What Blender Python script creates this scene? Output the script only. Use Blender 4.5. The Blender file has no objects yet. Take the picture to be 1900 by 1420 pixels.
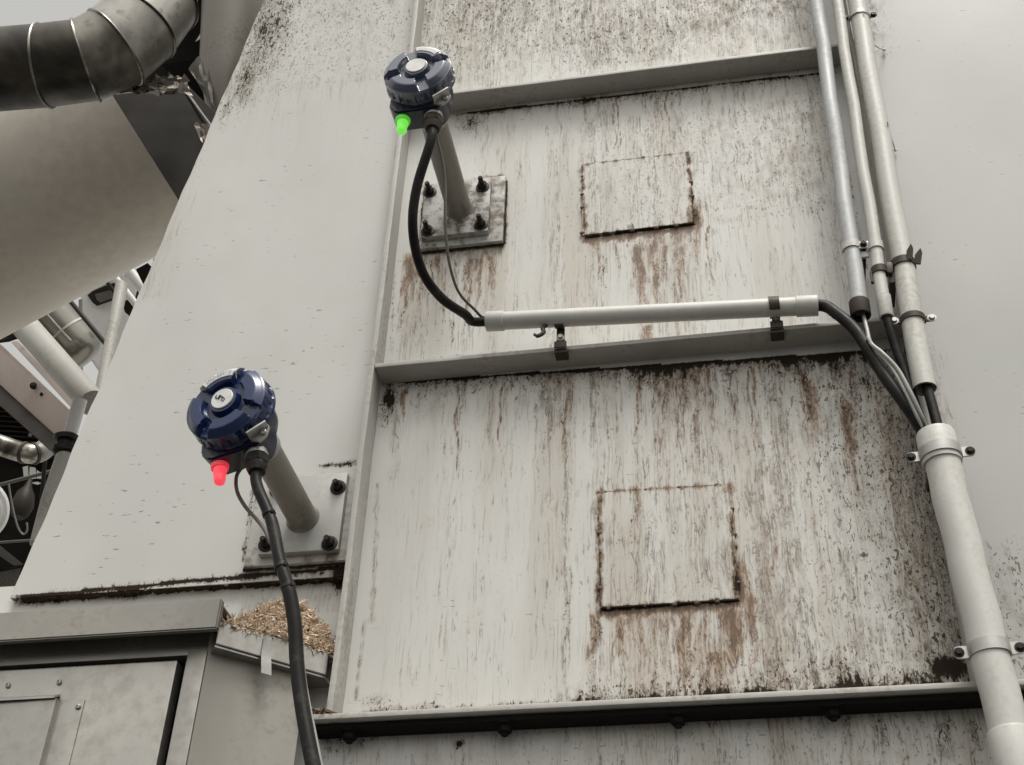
import bpy, bmesh, math, random
import numpy as np
from mathutils import Vector, Matrix
random.seed(7); rng = np.random.default_rng(7)
S = bpy.context.scene
COL = S.collection
# ------------------------------------------------------------------ camera
PW, PH, F = 1900.0, 1420.0, 2512.0
ROT = Matrix(((0.98327965, 0.08718576, 0.15987425),
              (0.1793814, -0.61492608, -0.7679116),
              (0.03135989, 0.78375032, -0.6202838)))
CAM = Vector((0, -1.7, 1.6))
cd = bpy.data.cameras.new("camera"); cam = bpy.data.objects.new("camera", cd); COL.objects.link(cam)
cam.matrix_world = Matrix.Translation(CAM) @ ROT.to_4x4()
cd.sensor_width = 36; cd.sensor_fit = 'HORIZONTAL'; cd.lens = F/PW*36
cd.clip_start = 0.02; cd.clip_end = 4000
S.camera = cam

def ray(px, py): return ROT @ Vector(((px-PW/2)/F, -(py-PH/2)/F, -1))
def P(px, py, y=0.0):                      # point seen at a pixel on the vertical plane Y = y
    r = ray(px, py); return CAM + r*((y-CAM.y)/r.y)
def PZ(px, py, z):                         # on the level plane Z = z
    r = ray(px, py); return CAM + r*((z-CAM.z)/r.z)
def PD(px, py, d): return CAM + ray(px, py)*d    # at axial distance d

# ------------------------------------------------------------------ materials
def ramp(nt, vals, fac):
    n = nt.nodes.new('ShaderNodeValToRGB'); e = n.color_ramp.elements
    while len(e) < len(vals): e.new(0.5)
    for k, (p, c) in enumerate(vals):
        e[k].position = p; e[k].color = (*c, 1) if len(c) == 3 else c
    nt.links.new(fac, n.inputs['Fac']); return n.outputs['Color']
class NT:
    def __init__(s, name):
        s.m = bpy.data.materials.new(name); s.m.use_nodes = True
        s.nt = s.m.node_tree; s.b = s.nt.nodes['Principled BSDF']
        tc = s.nt.nodes.new('ShaderNodeTexCoord'); s.obj = tc.outputs['Object']
        g = s.nt.nodes.new('ShaderNodeNewGeometry'); s.pos = g.outputs['Position']; s.geo = g
    def link(s, a, b): s.nt.links.new(a, b)
    def val(s, sock, v):
        if isinstance(v, bpy.types.NodeSocket): s.link(v, sock)
        else: sock.default_value = v
    def math(s, op, a, b=0.0, clamp=False):
        n = s.nt.nodes.new('ShaderNodeMath'); n.operation = op; n.use_clamp = clamp
        s.val(n.inputs[0], a); s.val(n.inputs[1], b); return n.outputs[0]
    def map(s, co, scale=(1,1,1), rot=(0,0,0), loc=(0,0,0)):
        n = s.nt.nodes.new('ShaderNodeMapping'); s.link(co, n.inputs['Vector'])
        n.inputs['Scale'].default_value = scale; n.inputs['Rotation'].default_value = rot
        n.inputs['Location'].default_value = loc; return n.outputs[0]
    def noise(s, co, scale=5, detail=4, rough=.55, dist=0.0):
        n = s.nt.nodes.new('ShaderNodeTexNoise'); s.link(co, n.inputs['Vector'])
        n.inputs['Scale'].default_value = scale; n.inputs['Detail'].default_value = detail
        n.inputs['Roughness'].default_value = rough; n.inputs['Distortion'].default_value = dist
        return n.outputs['Fac']
    def rng(s, v, a, b, c=0.0, d=1.0, smooth=True):
        n = s.nt.nodes.new('ShaderNodeMapRange'); n.interpolation_type = 'SMOOTHSTEP' if smooth else 'LINEAR'
        for i, x in zip((0,1,2,3,4), (v,a,b,c,d)): s.val(n.inputs[i], x)
        return n.outputs[0]
    def mix(s, f, a, b, mode='MIX'):
        n = s.nt.nodes.new('ShaderNodeMix'); n.data_type = 'RGBA'; n.blend_type = mode
        s.val(n.inputs['Factor'], f)
        for k, v in ((6, a), (7, b)):
            if isinstance(v, bpy.types.NodeSocket): s.link(v, n.inputs[k])
            else: n.inputs[k].default_value = (*v, 1)
        return n.outputs[2]
    def bump(s, h, strength=.3, dist=.002):
        n = s.nt.nodes.new('ShaderNodeBump'); n.inputs['Strength'].default_value = strength
        n.inputs['Distance'].default_value = dist; s.link(h, n.inputs['Height'])
        s.link(n.outputs[0], s.b.inputs['Normal'])
    def set(s, col=None, rough=None, metal=None, **k):
        if col is not None:
            if isinstance(col, bpy.types.NodeSocket): s.link(col, s.b.inputs['Base Color'])
            else: s.b.inputs['Base Color'].default_value = (*col, 1)
        if rough is not None: s.val(s.b.inputs['Roughness'], rough)
        if metal is not None: s.val(s.b.inputs['Metallic'], metal)
        for a, v in k.items(): s.val(s.b.inputs[a], v)
        return s.m

M = {}
# --- the stained off-white paint of all casing sheets: painted stain masks (vertex attribute) broken up by noise
def stained(name, base):
    n = NT(name)
    at = n.nt.nodes.new('ShaderNodeAttribute'); at.attribute_name = 'stain'
    sp = n.nt.nodes.new('ShaderNodeSeparateColor'); n.link(at.outputs['Color'], sp.inputs[0])
    dark, rust, tint, fl = sp.outputs[0], sp.outputs[1], sp.outputs[2], at.outputs['Alpha']
    lo = n.noise(n.map(n.pos, (1.6, 1, 1.2)), 1.7, 3)
    mid = n.noise(n.pos, 9, 5, .6)
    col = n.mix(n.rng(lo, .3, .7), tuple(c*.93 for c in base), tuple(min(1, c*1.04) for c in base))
    col = n.mix(n.math('MULTIPLY', n.rng(mid, .45, .75), .22), col, (.40, .37, .32))
    # wandering vertical run marks
    wob = n.noise(n.map(n.pos, (1, 1, 1)), 14, 2)
    nv = n.nt.nodes.new('ShaderNodeVectorMath'); nv.operation = 'MULTIPLY_ADD'
    cmb = n.nt.nodes.new('ShaderNodeCombineXYZ'); n.link(n.math('SUBTRACT', wob, .5), cmb.inputs[0])
    n.link(cmb.outputs[0], nv.inputs[0]); nv.inputs[1].default_value = (.014, 0, 0); n.link(n.pos, nv.inputs[2])
    wp = nv.outputs[0]
    st1 = n.noise(n.map(wp, (85, 20, 5.5)), 1, 5, .62)
    st2 = n.noise(n.map(wp, (190, 20, 16), loc=(3, 1, 7)), 1, 4, .65)
    sq = n.noise(n.map(n.pos, (1, 1, .60)), 120, 2, .5, 1.2)              # fine squiggles
    ridge = n.math('SUBTRACT', 1.15, n.math('MULTIPLY', n.math('ABSOLUTE', n.math('SUBTRACT', sq, .5)), 17.0), True)
    sv_ = n.noise(n.map(wp, (120, 20, 34), loc=(6, 0, 2)), 1, 3, .6, .8)
    ridgev = n.math('SUBTRACT', 1.1, n.math('MULTIPLY', n.math('ABSOLUTE', n.math('SUBTRACT', sv_, .5)), 15.0), True)
    sq2 = n.noise(n.map(n.pos, (1, 1, .5), loc=(9, 0, 4)), 80, 4, .66, .5)
    blot = n.noise(n.map(n.pos, (1, 1, .7), loc=(2, 0, 1)), 24, 5, .62)
    def norm(x): return n.math('MULTIPLY', n.math('SUBTRACT', x, .32), 2.8)
    colm = n.rng(n.noise(n.map(n.pos, (26, 3, .9), loc=(1, 4, 2)), 1, 3, .6), .36, .64)      # how dirty each column of runs is
    dots = n.noise(n.map(n.pos, (235, 60, 120), rot=(0, math.radians(8), 0), loc=(3, 3, 3)), 1, 2, .55, .5)
    dots2 = n.noise(n.map(n.pos, (150, 60, 62), rot=(0, math.radians(-6), 0), loc=(8, 1, 5)), 1, 3, .6, .8)
    fine = n.noise(n.map(wp, (310, 30, 9), loc=(2, 2, 2)), 1, 3, .6)
    # tint (thin brown water marks)
    tc = n.math('MULTIPLY', tint, n.math('ADD', n.math('MULTIPLY', colm, .8), .25))
    t = n.math('MULTIPLY', tc, n.rng(st1, .38, .66))
    col = n.mix(n.math('MULTIPLY', t, .55), col, (.33, .285, .23))
    brk = n.rng(n.noise(n.map(n.pos, (60, 10, 22), loc=(7, 7, 1)), 1, 4, .65), .34, .58)
    wash = n.noise(n.map(wp, (17, 6, 1.7), loc=(3, 5, 9)), 1, 3, .5)
    col = n.mix(n.math('MULTIPLY', n.math('MULTIPLY', n.rng(tint, .05, .5), n.rng(wash, .44, .66)), .42), col, (.33, .275, .21))
    t2 = n.math('MULTIPLY', n.math('MULTIPLY', n.rng(tint, .03, .3), brk), n.rng(n.math('SUBTRACT', n.math('MULTIPLY', tc, .9), norm(fine)), -.22, .22))
    col = n.mix(n.math('MULTIPLY', t2, .55), col, (.18, .14, .10))
    t3 = n.math('MULTIPLY', n.math('MULTIPLY', n.rng(tint, .03, .3), n.rng(n.math('SUBTRACT', tc, norm(st2)), -.25, .2)), ridgev)
    col = n.mix(n.math('MULTIPLY', n.math('MULTIPLY', t3, brk), .78), col, (.085, .062, .043))
    # rust
    rn = norm(n.math('ADD', n.math('ADD', n.math('MULTIPLY', st1, .42), n.math('MULTIPLY', st2, .30)), n.math('MULTIPLY', sq2, .28)))
    rv = n.math('SUBTRACT', n.math('MULTIPLY', rust, 1.25), rn); rv = n.math('SUBTRACT', rv, n.rng(rust, .2, 0, 0, .8))
    col = n.mix(n.math('MULTIPLY', n.rng(rv, -.30, .35), .80), col, (.27, .165, .088))
    col = n.mix(n.math('MULTIPLY', n.rng(rv, -.20, .2), n.math('MULTIPLY', n.math('MAXIMUM', ridgev, n.rng(dots2, .56, .62)), .85)), col, (.070, .040, .022))
    col = n.mix(n.math('MULTIPLY', n.rng(rv, .15, .65), .85), col, (.085, .045, .022))
    # dark grime / mould
    dn = norm(n.math('ADD', n.math('ADD', n.math('MULTIPLY', sq2, .40), n.math('MULTIPLY', st2, .25)), n.math('MULTIPLY', blot, .35)))
    dv = n.math('SUBTRACT', n.math('MULTIPLY', dark, 1.2), dn); dv = n.math('SUBTRACT', dv, n.rng(dark, .15, 0, 0, .8))
    col = n.mix(n.math('MULTIPLY', n.rng(dv, -.40, .5), .40), col, (.25, .21, .165))
    clus = n.math('MULTIPLY', n.math('SUBTRACT', blot, .5), .22); dd1 = n.math('ADD', n.math('ADD', dots, clus), n.math('MULTIPLY', dark, .108)); dd2 = n.math('ADD', n.math('ADD', dots2, clus), n.math('MULTIPLY', dark, .128))
    dd3 = n.math('MULTIPLY', ridge, n.rng(dv, -.12, .25))
    sp_ = n.math('MAXIMUM', n.math('MAXIMUM', n.rng(dd1, .655, .69), n.rng(dd2, .67, .705)), n.math('MULTIPLY', dd3, .65))
    col = n.mix(n.math('MULTIPLY', n.math('MULTIPLY', sp_, n.rng(dark, .02, .48)), .95), col, (.048, .036, .026))
    dv2 = n.math('SUBTRACT', dv, .42)
    col = n.mix(n.rng(dv2, -.06, .16), col, (.026, .020, .015))
    # flecks: little slanted chips and scratches
    fk = n.noise(n.map(n.pos, (55, 20, 190), rot=(0, math.radians(-24), 0)), 1, 2, .5)
    fk2 = n.noise(n.map(n.pos, (170, 20, 60), rot=(0, math.radians(-30), 0), loc=(5, 2, 8)), 1, 2, .5)
    fm = n.rng(n.noise(n.map(n.pos, loc=(1.7, 0, 3)), 6.5, 3), .40, .60)
    fv = n.math('MAXIMUM', n.rng(fk, .69, .73), n.rng(fk2, .765, .80))
    fv = n.math('MULTIPLY', n.math('MULTIPLY', fv, fm), fl)
    col = n.mix(fv, col, (.12, .10, .08))
    n.bump(n.math('ADD', n.math('MULTIPLY', blot, .5), n.math('MULTIPLY', n.rng(dv2, -.2, .16), -.6)), .35, .0015)
    return n.set(col, n.rng(dv, -.3, .4, .5, .9), 0, **{'Specular IOR Level': n.rng(dv, -.2, .35, .42, .04)})
M['wall'] = stained('stained white paint', (.515, .51, .485))
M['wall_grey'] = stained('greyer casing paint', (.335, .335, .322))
M['wall_left'] = stained('smooth casing paint', (.458, .455, .434))

def paint(name, base, rough=.5, dirt=.3, dcol=(.12, .10, .08), scale=18, metal=0.0, streak=False, fine=120, lo=.5, bump=.15):
    n = NT(name); base = tuple(c*.80 for c in base)
    a = n.noise(n.map(n.pos, (1, 1, .25) if streak else (1, 1, 1)), scale, 6, .62)
    b = n.noise(n.pos, fine, 4, .6)
    col = n.mix(n.rng(a, .25, .8), tuple(c*.85 for c in base), tuple(min(1, c*1.1) for c in base))
    f = n.math('MULTIPLY', n.rng(n.math('ADD', n.math('MULTIPLY', a, .6), n.math('MULTIPLY', b, .4)), lo, lo+.17), dirt)
    col = n.mix(f, col, dcol)
    n.bump(b, bump, .0006)
    return n.set(col, n.rng(a, .3, .7, rough-.07, rough+.1), metal)
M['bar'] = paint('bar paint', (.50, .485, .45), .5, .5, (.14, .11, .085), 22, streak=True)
M['conduit'] = paint('grey conduit', (.62, .61, .57), .45, .6, (.30, .275, .235), 14, lo=.47, streak=True)
M['conduit_blue'] = paint('zinc conduit', (.52, .53, .53), .5, .5, (.24, .23, .21), 34, .12, True, lo=.46)
M['conduit_big'] = paint('pale conduit', (.62, .61, .575), .46, .5, (.34, .315, .27), 10, lo=.47, streak=True)
M['zinc'] = paint('zinc clamp', (.50, .495, .47), .38, .3, (.2, .18, .16), 40, .5)
M['bracket'] = paint('dark bracket', (.075, .062, .052), .5, .4, (.03, .025, .02), 40, .3)
M['rubber'] = paint('black cable', (.017, .016, .0145), .42, .5, (.055, .05, .044), 30, fine=200)
M['wire'] = paint('grey wire', (.34, .34, .31), .45, .3, (.15, .14, .12), 50)
M['wire_dark'] = paint('brown wire', (.17, .155, .135), .45, .4, (.05, .045, .04), 60)
M['steel'] = paint('flange steel', (.43, .425, .405), .45, .35, (.22, .2, .17), 16, .35)
M['rusty_steel'] = paint('flaking flange', (.50, .49, .46), .55, .95, (.075, .048, .03), 26, .0, fine=80, lo=.435, bump=.5)
M['tube'] = paint('tube steel', (.27, .255, .225), .42, .5, (.10, .085, .07), 18, .45)
M['dark_rail'] = paint('dull rail', (.10, .093, .08), .6, .5, (.04, .035, .03), 6)
M['seam_rust'] = paint('old seam rust', (.045, .030, .020), .85, .7, (.015, .011, .008), 50, bump=.6); M['seam_rust'].node_tree.nodes['Principled BSDF'].inputs['Specular IOR Level'].default_value = .1
M['pad'] = paint('grimy pad', (.50, .485, .45), .55, .9, (.10, .075, .05), 14, .0, fine=60, lo=.50, bump=.4)
M['bolt'] = paint('black bolt', (.035, .032, .03), .45, .5, (.09, .075, .06), 60, .5)
M['navy_black'] = paint('black housing', (.006, .007, .011), .33, .25, (.03, .03, .032), 40)
M['white_plastic'] = paint('badge white', (.75, .75, .73), .45, .06, (.4, .4, .38), 60)
M['ink'] = paint('ink', (.03, .03, .028), .5, 0)
M['label_grey'] = paint('label text grey', (.42, .42, .42), .5, 0)
M['beige'] = paint('beige chute', (.84, .775, .68), .5, .3, (.40, .34, .27), 2.6, fine=30, lo=.46, streak=False)
M['brown_plate'] = paint('brown plate', (.017, .0135, .010), .7, .6, (.010, .008, .006), 8, fine=60)
M['dark_steel'] = paint('dark steel', (.034, .03, .025), .5, .5, (.015, .013, .01), 7)
M['cone'] = paint('cone steel', (.30, .275, .24), .45, .4, (.06, .05, .04), 5, .2)
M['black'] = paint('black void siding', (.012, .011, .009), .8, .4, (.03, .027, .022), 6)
for k_ in ('brown_plate', 'dark_steel', 'black'): M[k_].node_tree.nodes['Principled BSDF'].inputs['Specular IOR Level'].default_value = .12
for k_ in ('rubber', 'bolt', 'bracket', 'wire_dark'): M[k_].node_tree.nodes['Principled BSDF'].inputs['Specular IOR Level'].default_value = .13
M['stainless'] = paint('brushed cabinet', (.46, .445, .41), .30, .75, (.24, .225, .20), 9, .75, True, fine=45, lo=.43, bump=.3)
M['stainless_dk'] = paint('cabinet frame', (.36, .345, .31), .38, .55, (.17, .155, .13), 10, .6)
M['cab_side'] = paint('cabinet side', (.36, .34, .30), .5, .75, (.15, .13, .10), 13, .2, True, fine=70, lo=.5)
M['tape'] = paint('tape', (.42, .42, .395), .5, .1)
M['rust'] = paint('rust', (.15, .105, .075), .8, .8, (.03, .02, .014), 60, bump=.6)
M['pink'] = paint('pinkish primer', (.66, .57, .52), .5, .5, (.19, .14, .11), 2.2, fine=14)
M['offwhite'] = paint('far white paint', (.82, .82, .80), .5, .2, (.3, .29, .27), 3)
M['far_grey'] = paint('far grey cladding', (.30, .285, .25), .28, .4, (.12, .11, .09), 2.5, .8)
M['far_pipe'] = paint('far pipe', (.40, .39, .36), .5, .6, (.15, .135, .11), 5, lo=.47)
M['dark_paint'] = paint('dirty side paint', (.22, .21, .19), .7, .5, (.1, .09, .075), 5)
M['foil'] = paint('crumpled foil', (.40, .36, .31), .35, .5, (.12, .10, .08), 14, .6)
M['web'] = paint('cobweb', (.55, .54, .5), .6, 0)
M['concrete'] = paint('dark asphalt', (.045, .043, .04), .85, .4, (.1, .095, .09), 1.2, fine=25)
def galv():
    n = NT('galvanised sheet')
    a = n.noise(n.pos, 7, 6, .65, .5); b = n.noise(n.map(n.pos, loc=(4, 1, 2)), 22, 5, .6)
    col = n.mix(n.rng(a, .38, .66), (.045, .039, .032), (.40, .385, .35))
    col = n.mix(n.math('MULTIPLY', n.rng(b, .5, .72), .5), col, (.05, .042, .034))
    n.bump(b, .12, .002)
    return n.set(col, n.rng(a, .35, .65, .42, .26), .85)
M['galv'] = galv()
def ductm(name, c0, c1, metal, rough):
    n = NT(name); a = n.noise(n.map(n.pos, (1, 1, .8)), 4.2, 4, .55, .4); b = n.noise(n.pos, 30, 5, .65)
    col = n.mix(n.rng(a, .36, .64), c0, c1); col = n.mix(n.math('MULTIPLY', n.rng(b, .56, .72), .45), col, tuple(c*.4 for c in c0))
    n.bump(n.math('ADD', n.math('MULTIPLY', a, 1.0), n.math('MULTIPLY', b, .08)), .25, .012)
    return n.set(col, n.rng(b, .3, .7, rough, rough+.15), metal)
M['duct_dark'] = ductm('dark duct', (.012, .010, .008), (.10, .088, .07), .5, .34)  # darkest tone, on the straight pipe and first elbow segment
M['duct_mid'] = ductm('mid-tone duct', (.035, .03, .024), (.30, .28, .245), .55, .3)
M['duct_light'] = ductm('zinc duct', (.17, .158, .135), (.52, .50, .46), .5, .32)
def enamel(name, col, rough=.22, coat=.35):
    n = NT(name)
    a = n.noise(n.pos, 130, 3)
    n.bump(a, .05, .0004)
    d = n.noise(n.pos, 35, 5, .65)
    return n.set(n.mix(n.math('MULTIPLY', n.rng(d, .5, .75), .25), col, (.035, .045, .085)), n.rng(d, .3, .7, rough, rough+.12), 0, **{'Coat Weight': coat, 'Coat Roughness': .10})
M['navy'] = enamel('navy enamel', (.007, .019, .075), .18, .25)
M['navy_sheen'] = enamel('navy enamel with sheen', (.050, .060, .105), .28, 1.0)  # paler navy: the sky's sheen is put into the lid colour
M['housing_paint'] = enamel('shaded housing enamel', (.009, .012, .028), .3)  # darker than the lid enamel: the housing's shade is put into its colour
def lampm(name, col, em):
    n = NT(name)
    return n.set(col, .3, 0, **{'Emission Color': (*em, 1), 'Emission Strength': .88})
M['lamp_green'] = lampm('green lamp', (.10, .45, .06), (.12, .50, .05)); M['lamp_green_base'] = lampm('green lamp base', (.08, .35, .05), (.045, .24, .02))
M['lamp_red'] = lampm('red lamp', (.55, .10, .12), (.62, .035, .055)); M['lamp_red_base'] = lampm('red lamp base', (.4, .06, .07), (.33, .02, .03))
def shav():
    n = NT('wood shavings')
    at = n.nt.nodes.new('ShaderNodeAttribute'); at.attribute_name = 'tone'
    col = ramp(n.nt, [(0, (.12, .065, .035)), (.3, (.40, .27, .17)), (.6, (.66, .52, .39)), (1, (.82, .74, .63))], at.outputs['Fac'])
    a = n.noise(n.pos, 260, 3)
    col = n.mix(n.math('MULTIPLY', n.rng(a, .5, .7), .35), col, (.15, .08, .045))
    return n.set(col, .7, 0)
M['shavings'] = shav()

# ------------------------------------------------------------------ builders
def nb(): return bmesh.new()
def frame(d, up=Vector((0, 0, 1))):
    d = d.normalized(); u = up.cross(d)
    if u.length < 1e-4: u = Vector((1, 0, 0)).cross(d)
    u.normalize(); return u, d.cross(u), d
def box(bm, c, s, rot=None, bev=0.0, seg=2):
    mat = Matrix.Translation(Vector(c)) @ ((rot.to_4x4()) if rot is not None else Matrix()) @ Matrix.Diagonal((*s, 1))
    r = bmesh.ops.create_cube(bm, size=1, matrix=mat)
    if bev:
        es = list({e for v in r['verts'] for e in v.link_edges})
        bmesh.ops.bevel(bm, geom=es, offset=bev, segments=seg, affect='EDGES', profile=.6)
def bar(bm, x0, x1, y0, y1, z0, z1, bev=0.0015): 
    box(bm, ((x0+x1)/2, (y0+y1)/2, (z0+z1)/2), (x1-x0, abs(y1-y0), abs(z1-z0)), None, bev)
def slab(bm, pts, thick, bev=0.0):             # polygon given in 3D, extruded along vector thick
    thick = Vector(thick); a = [bm.verts.new(p) for p in pts]; b = [bm.verts.new(Vector(p)+thick) for p in pts]
    n = len(pts); fs = [bm.faces.new(a), bm.faces.new(b[::-1])]
    for i in range(n): fs.append(bm.faces.new((a[i], b[i], b[(i+1) % n], a[(i+1) % n])))
    bmesh.ops.recalc_face_normals(bm, faces=fs)
    if bev: bmesh.ops.bevel(bm, geom=list({e for f in fs for e in f.edges}), offset=bev, segments=2, affect='EDGES')
def spline(pts, n=10):
    pts = [Vector(p) for p in pts]; out = []
    q = [pts[0]*2-pts[1]] + pts + [pts[-1]*2-pts[-2]]
    for i in range(len(pts)-1):
        a, b, c, d = q[i:i+4]
        for k in range(n):
            t = k/n
            out.append(.5*((2*b)+(c-a)*t+(2*a-5*b+4*c-d)*t*t+(3*b-a-3*c+d)*t**3))
    out.append(pts[-1]); return out
def tube(bm, pts, r, seg=16, cap=True, inner=None):
    pts = [Vector(p) for p in pts]; n = len(pts)
    rs = r if isinstance(r, (list, tuple)) else [r]*n
    rings = []; u = None
    for i, p in enumerate(pts):
        d = (pts[min(i+1, n-1)]-pts[max(i-1, 0)]).normalized()
        if u is None: u = frame(d)[0]
        u = (u-d*u.dot(d)).normalized(); w = d.cross(u)
        rings.append([bm.verts.new(p+(u*math.cos(2*math.pi*k/seg)+w*math.sin(2*math.pi*k/seg))*rs[i]) for k in range(seg)])
    for a, b in zip(rings, rings[1:]):
        for k in range(seg): bm.faces.new((a[k], a[(k+1) % seg], b[(k+1) % seg], b[k]))
    if cap: bm.faces.new(rings[0][::-1]); bm.faces.new(rings[-1])
    return rings
def lathe(bm, o, d, prof, seg=48, cap=True, up=Vector((0, 0, 1)), mod=None):     # prof: (distance along d, radius)
    u, w, d = frame(Vector(d), up); o = Vector(o); rings = []
    for j, (h, r) in enumerate(prof):
        ring = []
        for k in range(seg):
            a = 2*math.pi*k/seg; rr = r*(mod(j, k) if mod else 1)
            ring.append(bm.verts.new(o+d*h+(u*math.cos(a)+w*math.sin(a))*rr))
        rings.append(ring)
    for a, b in zip(rings, rings[1:]):
        for k in range(seg): bm.faces.new((a[k], a[(k+1) % seg], b[(k+1) % seg], b[k]))
    if cap: bm.faces.new(rings[0][::-1]); bm.faces.new(rings[-1])
def ringband(bm, o, d, r0, r1, h, a0, a1, side, out, seg=28):   # band round a pipe; side/out span the angle plane
    d = d.normalized(); pr = []
    for k in range(seg+1):
        a = a0+(a1-a0)*k/seg; e = side*math.cos(a)+out*math.sin(a)
        pr.append([bm.verts.new(o+e*r+d*z) for r, z in ((r0, -h/2), (r1, -h/2), (r1, h/2), (r0, h/2))])
    for a, b in zip(pr, pr[1:]):
        for k in range(4): bm.faces.new((a[k], a[(k+1) % 4], b[(k+1) % 4], b[k]))
    bm.faces.new(pr[0][::-1]); bm.faces.new(pr[-1])
def hexbolt(bm, o, d, r, h, stud=0.0, washer=True, turn=0.3):
    u, w, d = frame(Vector(d)); o = Vector(o)
    if washer: lathe(bm, o, d, [(0, r*1.45), (h*.15, r*1.45), (h*.18, r*1.35)], 20)
    def hx(h0, h1, rr, rt):
        A = []
        for hh, q in ((h0, rr), (h1*.85+h0*.15, rr), (h1, rt)):
            A.append([bm.verts.new(o+d*hh+(u*math.cos(math.pi*k/3+turn)+w*math.sin(math.pi*k/3+turn))*q) for k in range(6)])
        for a, b in zip(A, A[1:]):
            for k in range(6): bm.faces.new((a[k], a[(k+1) % 6], b[(k+1) % 6], b[k]))
        bm.faces.new(A[-1]); bm.faces.new(A[0][::-1])
    hx(h*.18, h, r, r*.85)
    if stud: lathe(bm, o, d, [(h*.9, r*.52), (stud*.93, r*.52), (stud, r*.42)], 14)
def finish(bm, name, mat, parent=None, smooth=True, ang=35):
    bmesh.ops.recalc_face_normals(bm, faces=bm.faces[:])
    me = bpy.data.meshes.new(name); 
    org = Vector((0, 0, 0))
    p = parent
    while p is not None: org += p.location; p = p.parent
    if parent is not None: bmesh.ops.translate(bm, verts=bm.verts[:], vec=-org)
    bm.to_mesh(me); bm.free()
    o = bpy.data.objects.new(name, me); COL.objects.link(o)
    me.materials.append(M[mat] if isinstance(mat, str) else mat)
    if smooth:
        me.polygons.foreach_set('use_smooth', [True]*len(me.polygons)); me.set_sharp_from_angle(angle=math.radians(ang))
    if parent is not None: o.parent = parent
    return o
def tag(o, label, cat, group=None, kind=None):
    if label: o['label'] = label
    if cat: o['category'] = cat
    if group: o['group'] = group
    if kind: o['kind'] = kind
    return o
def thing(name, loc, label, cat, group=None):
    o = bpy.data.objects.new(name, None); COL.objects.link(o); o.location = loc; o.empty_display_size = .05
    return tag(o, label, cat, group)
def structure(o): o['kind'] = 'structure'; return o

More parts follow.
